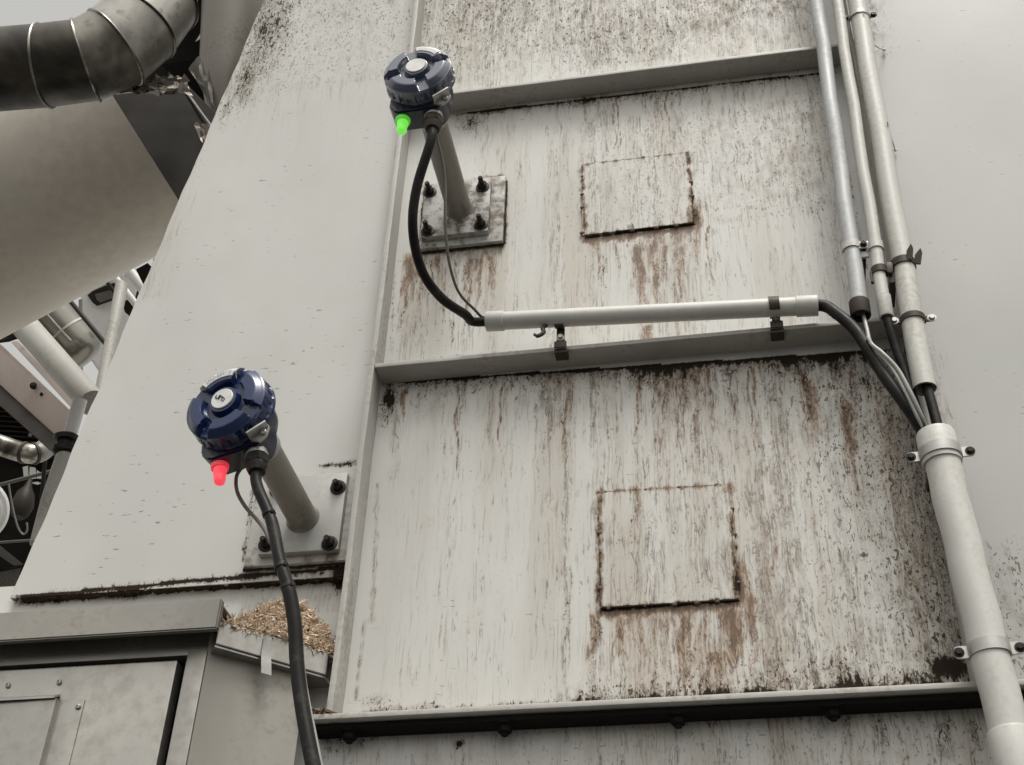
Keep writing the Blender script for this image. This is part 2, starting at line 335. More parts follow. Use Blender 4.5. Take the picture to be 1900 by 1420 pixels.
# ------------------------------------------------------------------ painted stain masks (wall coordinates X, Z)
def XZ(px, py): p = P(px, py, 0); return p.x, p.z
def masks(X, Z):
    D = np.zeros_like(X); R = np.zeros_like(X); T = np.zeros_like(X); FL = np.full_like(X, .55)
    ch = {'d': D, 'r': R, 't': T}
    r2 = np.random.default_rng(3)
    wx = .004*np.sin(Z*31+X*9)+.003*np.sin(Z*77+X*40)
    def rag1(seed):
        r_ = np.random.default_rng(seed+50); g = np.zeros_like(X)
        for step, am in ((.055, .5), (.019, .38), (.008, .30), (.004, .18)):
            k = np.arange(-1.4, 1.7, step); g += am*np.interp(X, k, r_.random(len(k))*2-1)
        return g
    def streak(x, y, x2, y2, w, c, a, head=.15, pw=1.3):
        x0, z0 = XZ(x, y); x1, z1 = XZ(x2, y2); wm = w*.00088
        t = (z0-Z)/max(1e-6, z0-z1); xc = x0+(x1-x0)*np.clip(t, 0, 1)+wx*.8
        g = np.exp(-((X-xc)/wm)**2)
        l = np.clip((t+head*.3)/head, 0, 1)*np.clip(1-t, 0, 1)**(1/pw)
        np.maximum(ch[c], a*g*l, out=ch[c])
    def blob(x, y, rx, ry, c, a, p=1.0):
        x0, z0 = XZ(x, y); xa, _ = XZ(x+rx, y); _, za = XZ(x, y+ry)
        d = ((X-x0)/(xa-x0))**2+((Z-z0)/(za-z0))**2
        np.maximum(ch[c], a*np.exp(-d**p), out=ch[c])
    def line(x, y, x2, y2, w, c, a, jag=.6):
        x0, z0 = XZ(x, y); x1, z1 = XZ(x2, y2); wm = w*.00088
        L = math.hypot(x1-x0, z1-z0); ux, uz = (x1-x0)/L, (z1-z0)/L
        s = np.clip((X-x0)*ux+(Z-z0)*uz, 0, L); d = np.hypot(X-x0-s*ux, Z-z0-s*uz)
        ww = wm*(1+jag*np.sin(s*190+x)*np.sin(s*67+y))
        np.maximum(ch[c], a*np.exp(-(d/ww)**2), out=ch[c])
    def seep(x, y, x2, y2, h, c, a, seed=0, p=1.0):    # runs hanging down from a line, ragged lower edge
        x0, z0 = XZ(x, y); x1, z1 = XZ(x2, y2); hm = h*.00095
        t = (X-x0)/(x1-x0); zl = z0+(z1-z0)*t; dz = zl-Z
        rag = .6+.75*rag1(seed)
        m = np.clip(1-dz/(hm*np.clip(rag, .12, 2)), 0, 1)**p
        m = m*(dz > -.004)*np.clip(t*14+.3, 0, 1)*np.clip((1-t)*14+.3, 0, 1)*(t >= -.02)*(t <= 1.02)
        np.maximum(ch[c], a*m, out=ch[c])
    def rise(x, y, x2, y2, h, c, a, seed=0, p=1.0):    # dirt standing on a ledge
        x0, z0 = XZ(x, y); x1, z1 = XZ(x2, y2); hm = h*.00105
        t = (X-x0)/(x1-x0); zl = z0+(z1-z0)*t; dz = Z-zl
        rag = .6+.75*rag1(seed+20)
        m = np.clip(1-dz/(hm*np.clip(rag, .15, 2)), 0, 1)**p
        m = m*(dz > -.01)*np.clip(t*7, 0, 1)*np.clip((1-t)*14+.3, 0, 1)*(t <= 1.02)
        np.maximum(ch[c], a*m, out=ch[c])
    def field(x0, y0, x1, y1, c, f, soft=.06):         # soft-edged box with amplitude f(u,v)
        xa, za = XZ(x0, (y0+y1)/2)[0], XZ((x0+x1)/2, y0)[1]; xb, zb = XZ(x1, (y0+y1)/2)[0], XZ((x0+x1)/2, y1)[1]
        u = (X-xa)/(xb-xa); v = (za-Z)/(za-zb)
        e = np.clip(np.minimum(np.minimum(u, 1-u), np.minimum(v, 1-v))/soft+.5, 0, 1)
        np.maximum(ch[c], np.clip(f(np.clip(u, 0, 1), np.clip(v, 0, 1))*e, 0, 1.5), out=ch[c])
    # --- top field: all-over speckle
    field(800, -120, 1520, 125, 'd', lambda u, v: .40+.08*np.sin(9*u)*np.sin(5*v)-.16*np.clip(v-.75, 0, 1)*4*.8)
    field(800, -120, 1520, 180, 't', lambda u, v: .5+0*u)
    field(520, -120, 790, 170, 'd', lambda u, v: .40-.16*v)
    field(400, -100, 545, 215, 'd', lambda u, v: .70*(1-.7*u)*(1-.45*v)+.03)
    blob(500, 60, 60, 120, 'd', .72); blob(460, 150, 25, 70, 'd', .72); blob(425, 210, 16, 40, 'd', .55)
    blob(535, 130, 22, 120, 't', .2)
    line(545, 130, 522, 185, 3, 'd', .5)
    blob(790, 40, 26, 90, 'd', .52)
    # --- upper bay
    field(740, 215, 1555, 640, 't', lambda u, v: .20+.30*np.exp(-((u-.55)/.25)**2)+.22*(u > .85))
    field(1050, 430, 1420, 620, 't', lambda u, v: .75*(1-.4*v)*np.sin(np.pi*u)**.5)
    field(1090, 200, 1540, 420, 'd', lambda u, v: .22+.10*u)
    seep(835, 214, 1560, 132, 18, 'd', 1.0, 1, .8); seep(835, 214, 1560, 132, 60, 'd', .5, 21, 1.2); seep(1030, 195, 1300, 165, 80, 'd', .5, 3); seep(835, 214, 1560, 132, 110, 't', .6, 5)
    blob(872, 228, 26, 18, 'd', .78); streak(1222, 175, 1232, 260, 7, 'd', .8); blob(1085, 187, 40, 14, 'd', .8)
    field(1480, 140, 1570, 600, 't', lambda u, v: .8*u); field(1450, 130, 1580, 520, 'd', lambda u, v: .40*u)
    # patch plate seams + rust below
    for a in ((1080, 308, 1276, 285), (1276, 285, 1288, 415), (1080, 308, 1086, 440)): line(*a, 2.2, 'd', .80, .9); line(*a, 6, 'r', .6, .9)
    line(1086, 441, 1290, 417, 3.4, 'd', 1.3, .4); line(1086, 447, 1290, 424, 12, 'r', .9)
    blob(1290, 405, 14, 30, 'r', 1.0); blob(1292, 402, 8, 20, 'd', .8)
    blob(1172, 424, 9, 6, 'd', .8)
    field(1150, 432, 1330, 650, 'r', lambda u, v: .42*(1-.5*v)*np.sin(np.pi*u)**.6); field(1090, 1125, 1420, 1310, 'r', lambda u, v: .40*(1-.3*v)*np.sin(np.pi*u)**.6)
    field(735, 462, 930, 660, 'r', lambda u, v: .40*(1-.7*v)*(1-.35*u))
    for k in range(70):
        x_ = r2.uniform(730, 1760); y_ = 712-(x_-712)*.064+4; streak(x_, y_, x_+(x_-1077)*.05, y_+r2.uniform(80, 520)*r2.random()**.7+40, r2.uniform(2.5, 9), 't', r2.uniform(.55, 1.0))
    for k in range(50):
        x_ = r2.uniform(850, 1550); y_ = 214-(x_-835)*.113+4; streak(x_, y_, x_+(x_-1077)*.04, y_+r2.uniform(60, 360), r2.uniform(2.5, 8), 't', r2.uniform(.5, .95))
    for k in range(46):
        x_ = r2.uniform(740, 1780); y_ = r2.uniform(700, 1050); streak(x_, y_, x_+(x_-1077)*.03, y_+r2.uniform(60, 360), r2.uniform(2, 6), 'd', r2.uniform(.3, .6)*min(1, (x_-500)/700))
    for k in range(40):
        x_ = r2.uniform(1000, 1560); y_ = r2.uniform(170, 480); streak(x_, y_, x_+(x_-1077)*.03, y_+r2.uniform(40, 200), r2.uniform(2, 5), 'd', r2.uniform(.2, .5))
    for k in range(26):
        x_ = r2.choice((r2.uniform(735, 1640), r2.uniform(1030, 1420))); y_ = 716-(x_-712)*.064; streak(x_, y_, x_+(x_-1077)*.06, y_+r2.uniform(160, 520), r2.uniform(1.6, 3.2), 'r', r2.uniform(.55, .95), .05, .8)
    for k in range(16):
        x_ = r2.uniform(1090, 1320); y_ = r2.choice((442-(x_-1086)*.117, 214-(x_-835)*.113)); streak(x_, y_, x_+(x_-1077)*.05, y_+r2.uniform(80, 220), r2.uniform(1.6, 3.2), 'r', r2.uniform(.55, .95), .05, .8)
    for k in range(30):
        x_ = r2.uniform(1000, 1760); y_ = r2.uniform(690, 1180); streak(x_, y_, x_+(x_-1077)*.03, y_+r2.uniform(60, 220), r2.uniform(3, 9), 'r', r2.uniform(.25, .5))
    for a in ((1188, 445, 1192, 640, 13, .95), (1212, 440, 1216, 620, 9, 1.0), (1232, 450, 1250, 520, 9, .85), (1180, 470, 1172, 560, 6, .75), (1270, 440, 1278, 620, 6, .7), (1110, 450, 1118, 560, 7, .55), (1290, 430, 1310, 600, 8, .62), (1205, 600, 1207, 660, 10, .9), (1255, 470, 1262, 640, 5, .6)):
        streak(*a[:5], 'r', a[5])
    for a in ((1120, 470, 1122, 610), (1150, 455, 1146, 560), (1262, 445, 1275, 560), (1320, 470, 1335, 610), (1240, 480, 1252, 600)): streak(*a, 5, 'd', .56)
    # upper mounting pad
    for a in ((790, 345, 785, 455), (932, 325, 936, 445), (860, 338, 932, 325)): line(*a, 4, 'd', .8); line(*a, 9, 'r', .6)
    line(770, 466, 934, 450, 7, 'd', 1.2); blob(735+200, 393, 6, 20, 'd', .95)
    for a in ((758, 470, 748, 610, 12, 1.1), (775, 480, 760, 560, 8, .95), (812, 470, 806, 600, 9, .8), (868, 465, 872, 640, 7, .85), (905, 460, 916, 560, 6, .8), (890, 470, 885, 600, 6, .7), (845, 480, 838, 600, 5, .6)): streak(*a[:5], 'r', a[5])
    for a in ((800, 470, 792, 640), (838, 590, 846, 660), (868, 590, 876, 660), (902, 455, 914, 600), (880, 470, 888, 590), (752, 560, 742, 640), (826, 560, 822, 640)): streak(*a, 5, 'd', .72)
    field(740, 460, 940, 660, 't', lambda u, v: .75*(1-.6*v)); blob(850, 390, 95, 70, 't', .5)
    line(732, 480, 726, 655, 4, 'd', .5); line(728, 668, 1000, 650, 3, 'd', .4)
    for a in ((742, 280, 730, 470), (752, 300, 744, 420)): streak(*a, 5, 't', .7)
    # --- lower bay
    field(720, 690, 1800, 1300, 't', lambda u, v: .24+.48*np.clip((u-.12)*1.5, 0, 1)+.1*np.sin(u*21)*np.clip(u*2, 0, 1))
    seep(712, 712, 1650, 652, 13, 'd', 1.1, 2, .8); seep(712, 712, 1650, 652, 70, 'd', .72, 12, 1.2); seep(1150, 685, 1660, 650, 95, 'd', 1.0, 9, 1.0); seep(712, 712, 1650, 652, 120, 'd', .46, 4)
    seep(950, 700, 1660, 650, 330, 't', .95, 6, .6); blob(722, 735, 18, 50, 'd', .95)
    field(1280, 660, 1790, 1280, 'd', lambda u, v: np.clip(.10+.58*np.clip(u-.25*v-.05, 0, 1)**.9, 0, .6), .1)
    field(1080, 1000, 1800, 1300, 'd', lambda u, v: .14+.30*v*np.clip(u+.25, 0, 1), .1)
    blob(1660, 850, 50, 170, 'd', .56); blob(1740, 1130, 60, 150, 'd', .58)
    for a in ((752, 720, 748, 800, 7, .7), (1050, 700, 1046, 1100, 9, .55), (1108, 690, 1100, 900, 6, .5), (1232, 690, 1228, 900, 8, .55), (1288, 680, 1296, 850, 10, .6), (1492, 670, 1510, 930, 14, .75), (1560, 720, 1590, 930, 12, .72), (1605, 690, 1640, 800, 14, .85), (1190, 720, 1184, 900, 6, .5), (1350, 700, 1362, 900, 7, .5), (1425, 700, 1440, 960, 7, .48), (1145, 1000, 1140, 1300, 5, .4), (1050, 1090, 1048, 1290, 7, .6), (1108, 1140, 1104, 1310, 10, .72), (1000, 720, 990, 1000, 5, .4), (960, 720, 952, 900, 5, .35)): streak(*a[:5], 'd', a[5])
    for a in ((1498, 690, 1520, 900, 14, .85), (1562, 740, 1600, 960, 12, .95), (1615, 710, 1650, 800, 8, .6), (752, 720, 750, 790, 8, .7), (1052, 730, 1046, 900, 6, .55), (1100, 1130, 1098, 1320, 10, .7), (1150, 1140, 1150, 1260, 9, .75), (1262, 1130, 1268, 1310, 10, .85), (1352, 1120, 1362, 1310, 20, 1.05), (1388, 1090, 1400, 1310, 12, .9), (1290, 1150, 1290, 1320, 7, .7), (1340, 1200, 1338, 1320, 30, .75), (1290, 690, 1296, 800, 10, .6), (1235, 1140, 1238, 1230, 6, .6)): streak(*a[:5], 'r', a[5])
    for a in ((1110, 915, 1352, 902), (1114, 915, 1114, 1132), (1354, 903, 1366, 1118)): line(*a, 2.4, 'd', .82, .9); line(*a, 7, 'r', .6, .9)
    line(1118, 1132, 1368, 1116, 3.4, 'd', 1.3, .4); line(1118, 1138, 1368, 1123, 11, 'r', .8)
    blob(1368, 1080, 9, 45, 'd', 1.0); blob(1374, 1085, 16, 55, 'r', .95); blob(1112, 1100, 9, 45, 'd', .75)
    line(1049, 720, 1047, 1290, 6, 't', .9)
    # ledge dirt
    rise(632, 1325, 1060, 1306, 22, 'd', .85, 1); rise(1000, 1310, 1420, 1290, 60, 'd', 1.0, 4, 1.1); rise(1350, 1294, 1600, 1282, 46, 'd', 1.15, 7, 1.1)
    rise(1500, 1286, 1840, 1272, 85, 'd', 1.0, 2, .8); blob(1690, 1262, 60, 22, 'd', .95); rise(1040, 1308, 1810, 1274, 150, 'd', .62, 5, 1.1)
    blob(700, 1300, 45, 14, 'd', .5); blob(1760, 1240, 60, 40, 'd', 1.1)
    line(677, 1150, 660, 1300, 2.5, 't', .8); line(700, 900, 690, 1150, 5, 't', .6)
    # --- lower casing under the flange
    field(600, 1330, 1880, 1520, 't', lambda u, v: .30+.25*u); field(600, 1330, 1880, 1520, 'd', lambda u, v: .16+.12*u)
    for a in ((1325, 1330, 1320, 1420, 12, .5), (1430, 1310, 1435, 1440, 5, .6), (1580, 1310, 1568, 1460, 16, .74), (1640, 1330, 1650, 1450, 13, .76), (1750, 1330, 1770, 1460, 20, .74), (1800, 1330, 1830, 1450, 12, .7), (1700, 1320, 1720, 1440, 5, .55), (672, 1370, 672, 1400, 5, .95), (975, 1340, 975, 1420, 6, .5), (1040, 1345, 1045, 1420, 8, .5)): streak(*a[:5], 'd', a[5])
    seep(600, 1352, 1850, 1300, 40, 'd', .55, 8); blob(852, 1380, 12, 9, 'd', 1.1)
    for a in ((610, 1360, 612, 1420), (632, 1350, 625, 1420)): streak(*a, 9, 'd', .9)
    # --- right-hand sheet and small things
    field(1590, -60, 1700, 110, 'd', lambda u, v: .50*(1-u)*(1-.3*v)); field(1830, 1000, 1960, 1270, 'd', lambda u, v: .36+0*u, .2)
    field(1690, 540, 1800, 900, 'd', lambda u, v: .26*(1-u), .2); field(1830, 1280, 2000, 1500, 'd', lambda u, v: .35+0*u)
    # --- left-hand sheet
    field(440, 150, 770, 420, 't', lambda u, v: .22*(1-v)); field(300, 300, 380, 560, 't', lambda u, v: .35*(1-u))
    for a in ((372, 360, 345, 440), (402, 210, 385, 300)): streak(*a, 8, 't', .6)
    line(598, 872, 670, 868, 5, 'd', .9); blob(650, 868, 22, 6, 'd', 1.0); blob(612, 872, 18, 5, 'd', .8)
    line(478, 885, 455, 1050, 4, 'd', .75); line(670, 880, 655, 1045, 5, 'd', .8)
    rise(20, 1112, 650, 1052, 10, 'd', .4, 3)
    # skirt under the seam
    seep(20, 1118, 655, 1060, 16, 'd', 1.1, 3, .7); blob(632, 1075, 16, 26, 'd', 1.3); blob(600, 1072, 6, 4, 'd', 1.2); field(430, 1060, 650, 1140, 't', lambda u, v: .35+0*u)
    FL[:] = .75
    return D, R, T, FL
def sheet(name, xl, xr, z0, z1, y, thick, step, mat, parent, wavy=.0012, curve=None):
    """a thick sheet of the casing; xl, xr are functions of z; its front carries the stain masks"""
    nz = max(2, int(round((z1-z0)/step))+1); zs = np.linspace(z0, z1, nz)
    L = np.array([xl(z) for z in zs]); Rr = np.array([xr(z) for z in zs])
    nx = max(2, int(round((Rr-L).max()/step))+1); t = np.linspace(0, 1, nx)
    X = L[:, None]+(Rr-L)[:, None]*t[None, :]; Z = np.repeat(zs[:, None], nx, 1)
    Y = y+wavy*(np.sin(X*7.3+Z*2.1)*np.sin(Z*5.2+X*1.3)+.5*np.sin(X*15+1)*np.sin(Z*11+2))
    D, R, T, FL = masks(X, Z)
    co = np.stack([X, Y, Z], -1).reshape(-1, 3)
    ids = np.arange(nz*nx).reshape(nz, nx)
    q = np.stack([ids[:-1, :-1], ids[:-1, 1:], ids[1:, 1:], ids[1:, :-1]], -1).reshape(-1, 4)
    per = np.concatenate([ids[0, :-1], ids[:-1, -1], ids[-1, :0:-1], ids[:0:-1, 0]])
    bk = co[per]+np.array([0, thick, 0]); nb0 = len(co); m = len(per)
    k = np.arange(m); q2 = np.stack([per[(k+1) % m], per[k], nb0+k, nb0+(k+1) % m], -1)
    co = np.concatenate([co, bk]); q = np.concatenate([q, q2])
    org = np.zeros(3) if parent is None else np.array(parent.location)
    me = bpy.data.meshes.new(name); me.vertices.add(len(co)); me.vertices.foreach_set('co', (co-org).ravel())
    me.loops.add(q.size); me.loops.foreach_set('vertex_index', q.ravel().astype(np.int32))
    me.polygons.add(len(q)); me.polygons.foreach_set('loop_start', np.arange(0, q.size, 4, dtype=np.int32))
    me.update(calc_edges=True)
    at = me.attributes.new('stain', 'FLOAT_COLOR', 'POINT')
    c = np.stack([D, R, T, FL], -1).reshape(-1, 4); c = np.concatenate([c, c[per]])
    at.data.foreach_set('color', c.astype(np.float32).ravel())
    me.polygons.foreach_set('use_smooth', [True]*len(q)); me.set_sharp_from_angle(angle=math.radians(40))
    me.materials.append(M[mat]); o = bpy.data.objects.new(name, me); COL.objects.link(o)
    if parent is not None: o.parent = parent
    return o

# ------------------------------------------------------------------ casing
XL, XR = -.577, .278                     # inner face of left bar, outer face of right bar
BD = -.045                               # bar depth
ZF = (P(650, 1333, BD).z+P(1800, 1278, BD).z)/2           # under edge of the flange
Z2 = (P(720, 679, BD).z+P(1540, 605, BD).z)/2
Z1 = (P(860, 170, BD).z+P(1530, 90, BD).z)/2
TOP = 4.75
cas = thing('steel_casing', (-.17, 0, ZF), 'large white steel casing wall with rust runs, flat bars and two square patches', 'casing wall')
sheet('front_panel', lambda z: XL-.004, lambda z: .272, ZF, TOP, 0, .006, .0032, 'wall', cas)
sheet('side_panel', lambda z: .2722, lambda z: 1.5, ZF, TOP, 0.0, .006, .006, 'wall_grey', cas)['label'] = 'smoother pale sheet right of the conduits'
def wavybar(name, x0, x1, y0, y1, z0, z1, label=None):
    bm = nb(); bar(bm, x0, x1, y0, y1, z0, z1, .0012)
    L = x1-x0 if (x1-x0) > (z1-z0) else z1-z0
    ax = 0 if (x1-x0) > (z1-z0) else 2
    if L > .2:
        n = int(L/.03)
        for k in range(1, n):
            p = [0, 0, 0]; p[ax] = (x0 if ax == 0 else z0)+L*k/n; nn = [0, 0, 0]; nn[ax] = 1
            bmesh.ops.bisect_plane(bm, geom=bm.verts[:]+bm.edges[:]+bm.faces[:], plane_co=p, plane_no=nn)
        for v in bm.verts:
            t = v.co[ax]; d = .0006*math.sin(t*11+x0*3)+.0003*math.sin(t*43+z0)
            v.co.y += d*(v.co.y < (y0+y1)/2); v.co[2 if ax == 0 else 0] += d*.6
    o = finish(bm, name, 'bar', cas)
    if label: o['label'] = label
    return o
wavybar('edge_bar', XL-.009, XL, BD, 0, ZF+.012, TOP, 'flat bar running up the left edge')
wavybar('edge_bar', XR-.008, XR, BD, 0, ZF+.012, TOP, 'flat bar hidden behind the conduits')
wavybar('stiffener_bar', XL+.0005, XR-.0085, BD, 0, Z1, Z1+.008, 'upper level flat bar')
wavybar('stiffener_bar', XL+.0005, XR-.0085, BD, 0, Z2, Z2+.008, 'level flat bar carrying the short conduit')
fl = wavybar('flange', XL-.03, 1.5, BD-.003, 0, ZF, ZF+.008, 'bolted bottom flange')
# patch plates welded over old openings
def patch(c, label):
    (xa, za), (xb, zb) = XZ(*c[0]), XZ(*c[1]); zc = XZ(*c[2])[1]; zd = XZ(*c[3])[1]
    z1 = (za+zb)/2; z0 = (zc+zd)/2
    o = sheet('patch_plate', lambda z: xa, lambda z: xb, z0, z1, -.0045, .0045, .0032, 'wall', cas, .0004); o['label'] = label
    r = random.Random(int(c[0][0]))
    for (ax, az, bx, bz, n) in ((xa, z0, xb, z0, 5), (xa, z0, xa, z1, 4), (xb, z0, xb, z1, 4), (xa, z1, xb, z1, 4)):
        for k in range(n):
            t = (k+.1+.7*r.random())/n
            p = Vector((ax+(bx-ax)*t, -.003, az+(bz-az)*t)); q = .0018+.0022*r.random()
            bm = nb(); bmesh.ops.create_icosphere(bm, subdivisions=2, radius=1, matrix=Matrix.Translation(p) @ Matrix.Diagonal((q*1.3, q*.8, q, 1)))
            w = finish(bm, 'weld_bead', 'rust', None); w.parent = o
            for v in w.data.vertices: v.co -= cas.location
patch([(1081, 308), (1278, 286), (1087, 440), (1290, 416)], 'upper square patch plate with rust below')
patch([(1112, 916), (1355, 903), (1118, 1131), (1367, 1117)], 'lower square patch plate with rusty corner')
bm = nb(); pa = a = P(776, 462, -.012); pb_ = b = P(932, 447, -.012); pc = c = P(930, 326, -.012)
bar(bm, a.x, b.x, -.012, 0, (a.z+b.z)/2, c.z, .002)
o = finish(bm, 'mounting_pad', 'rusty_steel', cas)
# lower casing, hung from the flange by bolts
low = thing('lower_casing', (-.17, 0, 2.0), 'pale stained casing below the bolted flange, in its shade', 'casing wall')
sheet('front_panel', lambda z: -.612, lambda z: 1.5, 1.85, ZF-.0003, .001, .006, .0045, 'wall', low)
bm = nb(); bar(bm, -.607, 1.5, BD+.010, -.002, ZF-.0085, ZF-.0015, .001); finish(bm, 'flange', 'black', low)  # lower flange coloured black to stand for the shade under the ledge
for px, py in ((650, 1357), (937, 1345), (1258, 1331), (1545, 1319)):
    p = P(px, py, -.021); bm = nb(); hexbolt(bm, (p.x, -.021, ZF-.0084), (0, 0, -1), .0100, .012, .016); finish(bm, 'flange_bolt', 'black', low)

# left-hand casing sheet with slanted edge
edge = [(20, 1110), (80, 972), (140, 838), (200, 692), (285, 492), (330, 378), (396, 232), (440, 122), (490, 0), (541, -121)]
EP = [P(x, y, -.012) for x, y in edge]; ez = [p.z for p in EP]; ex = [p.x for p in EP]
def leftx(z): return ex[0]+(ex[-1]-ex[0])*(z-ez[0])/(ez[-1]-ez[0])+.0012*math.sin(z*23)+.0006*math.sin(z*71)
lc = thing('side_casing', (-.85, -.012, EP[0].z), 'smooth pale steel casing sheet with slanted left edge behind the sensor with the red lamp', 'casing wall')
sheet('side_sheet', leftx, lambda z: XL-.0095, EP[0].z, TOP-.1, -.012, .014, .0034, 'wall_left', lc)
zA, zB = EP[0].z+.002, TOP-.1
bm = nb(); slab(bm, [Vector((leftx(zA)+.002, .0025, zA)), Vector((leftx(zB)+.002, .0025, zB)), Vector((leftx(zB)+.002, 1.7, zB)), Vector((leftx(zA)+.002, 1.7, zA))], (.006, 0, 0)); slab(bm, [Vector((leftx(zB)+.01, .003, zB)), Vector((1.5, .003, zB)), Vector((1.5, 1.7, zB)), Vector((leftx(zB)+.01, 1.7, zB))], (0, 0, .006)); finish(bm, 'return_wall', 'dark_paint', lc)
pl = [P(455, 1050, -.024), P(478, 884, -.024), P(670, 869, -.024), P(654, 1040, -.024)]
x0 = min(pl[0].x, pl[1].x); x1 = XL-.0125
bm = nb(); bar(bm, (pl[0].x+pl[1].x)/2, x1, -.024, -.0115, (pl[0].z+pl[3].z)/2, (pl[1].z+pl[2].z)/2, .002); finish(bm, 'mounting_pad', 'pad', lc)
def rimline(x0, x1, z0, z1, y0, y1, par, seed):
    bm = nb(); r = random.Random(seed); pts = []
    for (ax, az, bx, bz) in ((x0, z1, x0, z0), (x0, z0, x1, z0), (x1, z0, x1, z1)):
        n = 26
        for k in range(n): pts.append(Vector((ax+(bx-ax)*k/n+r.gauss(0, .0007), (y0+y1)/2, az+(bz-az)*k/n+r.gauss(0, .0007))))
    tube(bm, pts, [.0016+.0016*r.random()**2 for _ in pts], 8); return finish(bm, 'rust_shadow_rim', 'seam_rust', par)  # near-black rim: edge rust and the shadow of the pad's gap in one
pz0, pz1 = (pl[0].z+pl[3].z)/2, (pl[1].z+pl[2].z)/2
rimline((pl[0].x+pl[1].x)/2-.001, x1+.001, pz0-.001, pz1, -.019, -.012, lc, 4)
rimline(pa.x-.001, pb_.x+.001, (pa.z+pb_.z)/2-.001, pc.z, -.006, 0, cas, 9)
sk = thing('skirt_sheet', (-.85, .002, 2.3), 'ragged pale strip of sheet under the dark seam, above the cabinet', 'casing wall')
def skl(z): return P(15, 1130, .002).x-(P(15, 1130, .002).z-z)*-.25
sheet('skirt_face', lambda z: -1.22+.2*(z-2.55), lambda z: -.588, 2.1, EP[0].z+.03, .002, .006, .004, 'wall', sk)
bm = nb()
for k in range(70):                                        # rusty lip and flakes in the seam
    t = k/69; x = -1.11+.52*t; z = EP[0].z-.001
    s = .003+.004*random.random()
    box(bm, (x, -.004, z+.002), (s*2.4, .012, s), Matrix.Rotation(random.uniform(-.3, .3), 3, 'Y') @ Matrix.Rotation(random.uniform(-.3, .3), 3, 'X'))
finish(bm, 'rust_flakes', 'seam_rust', sk)

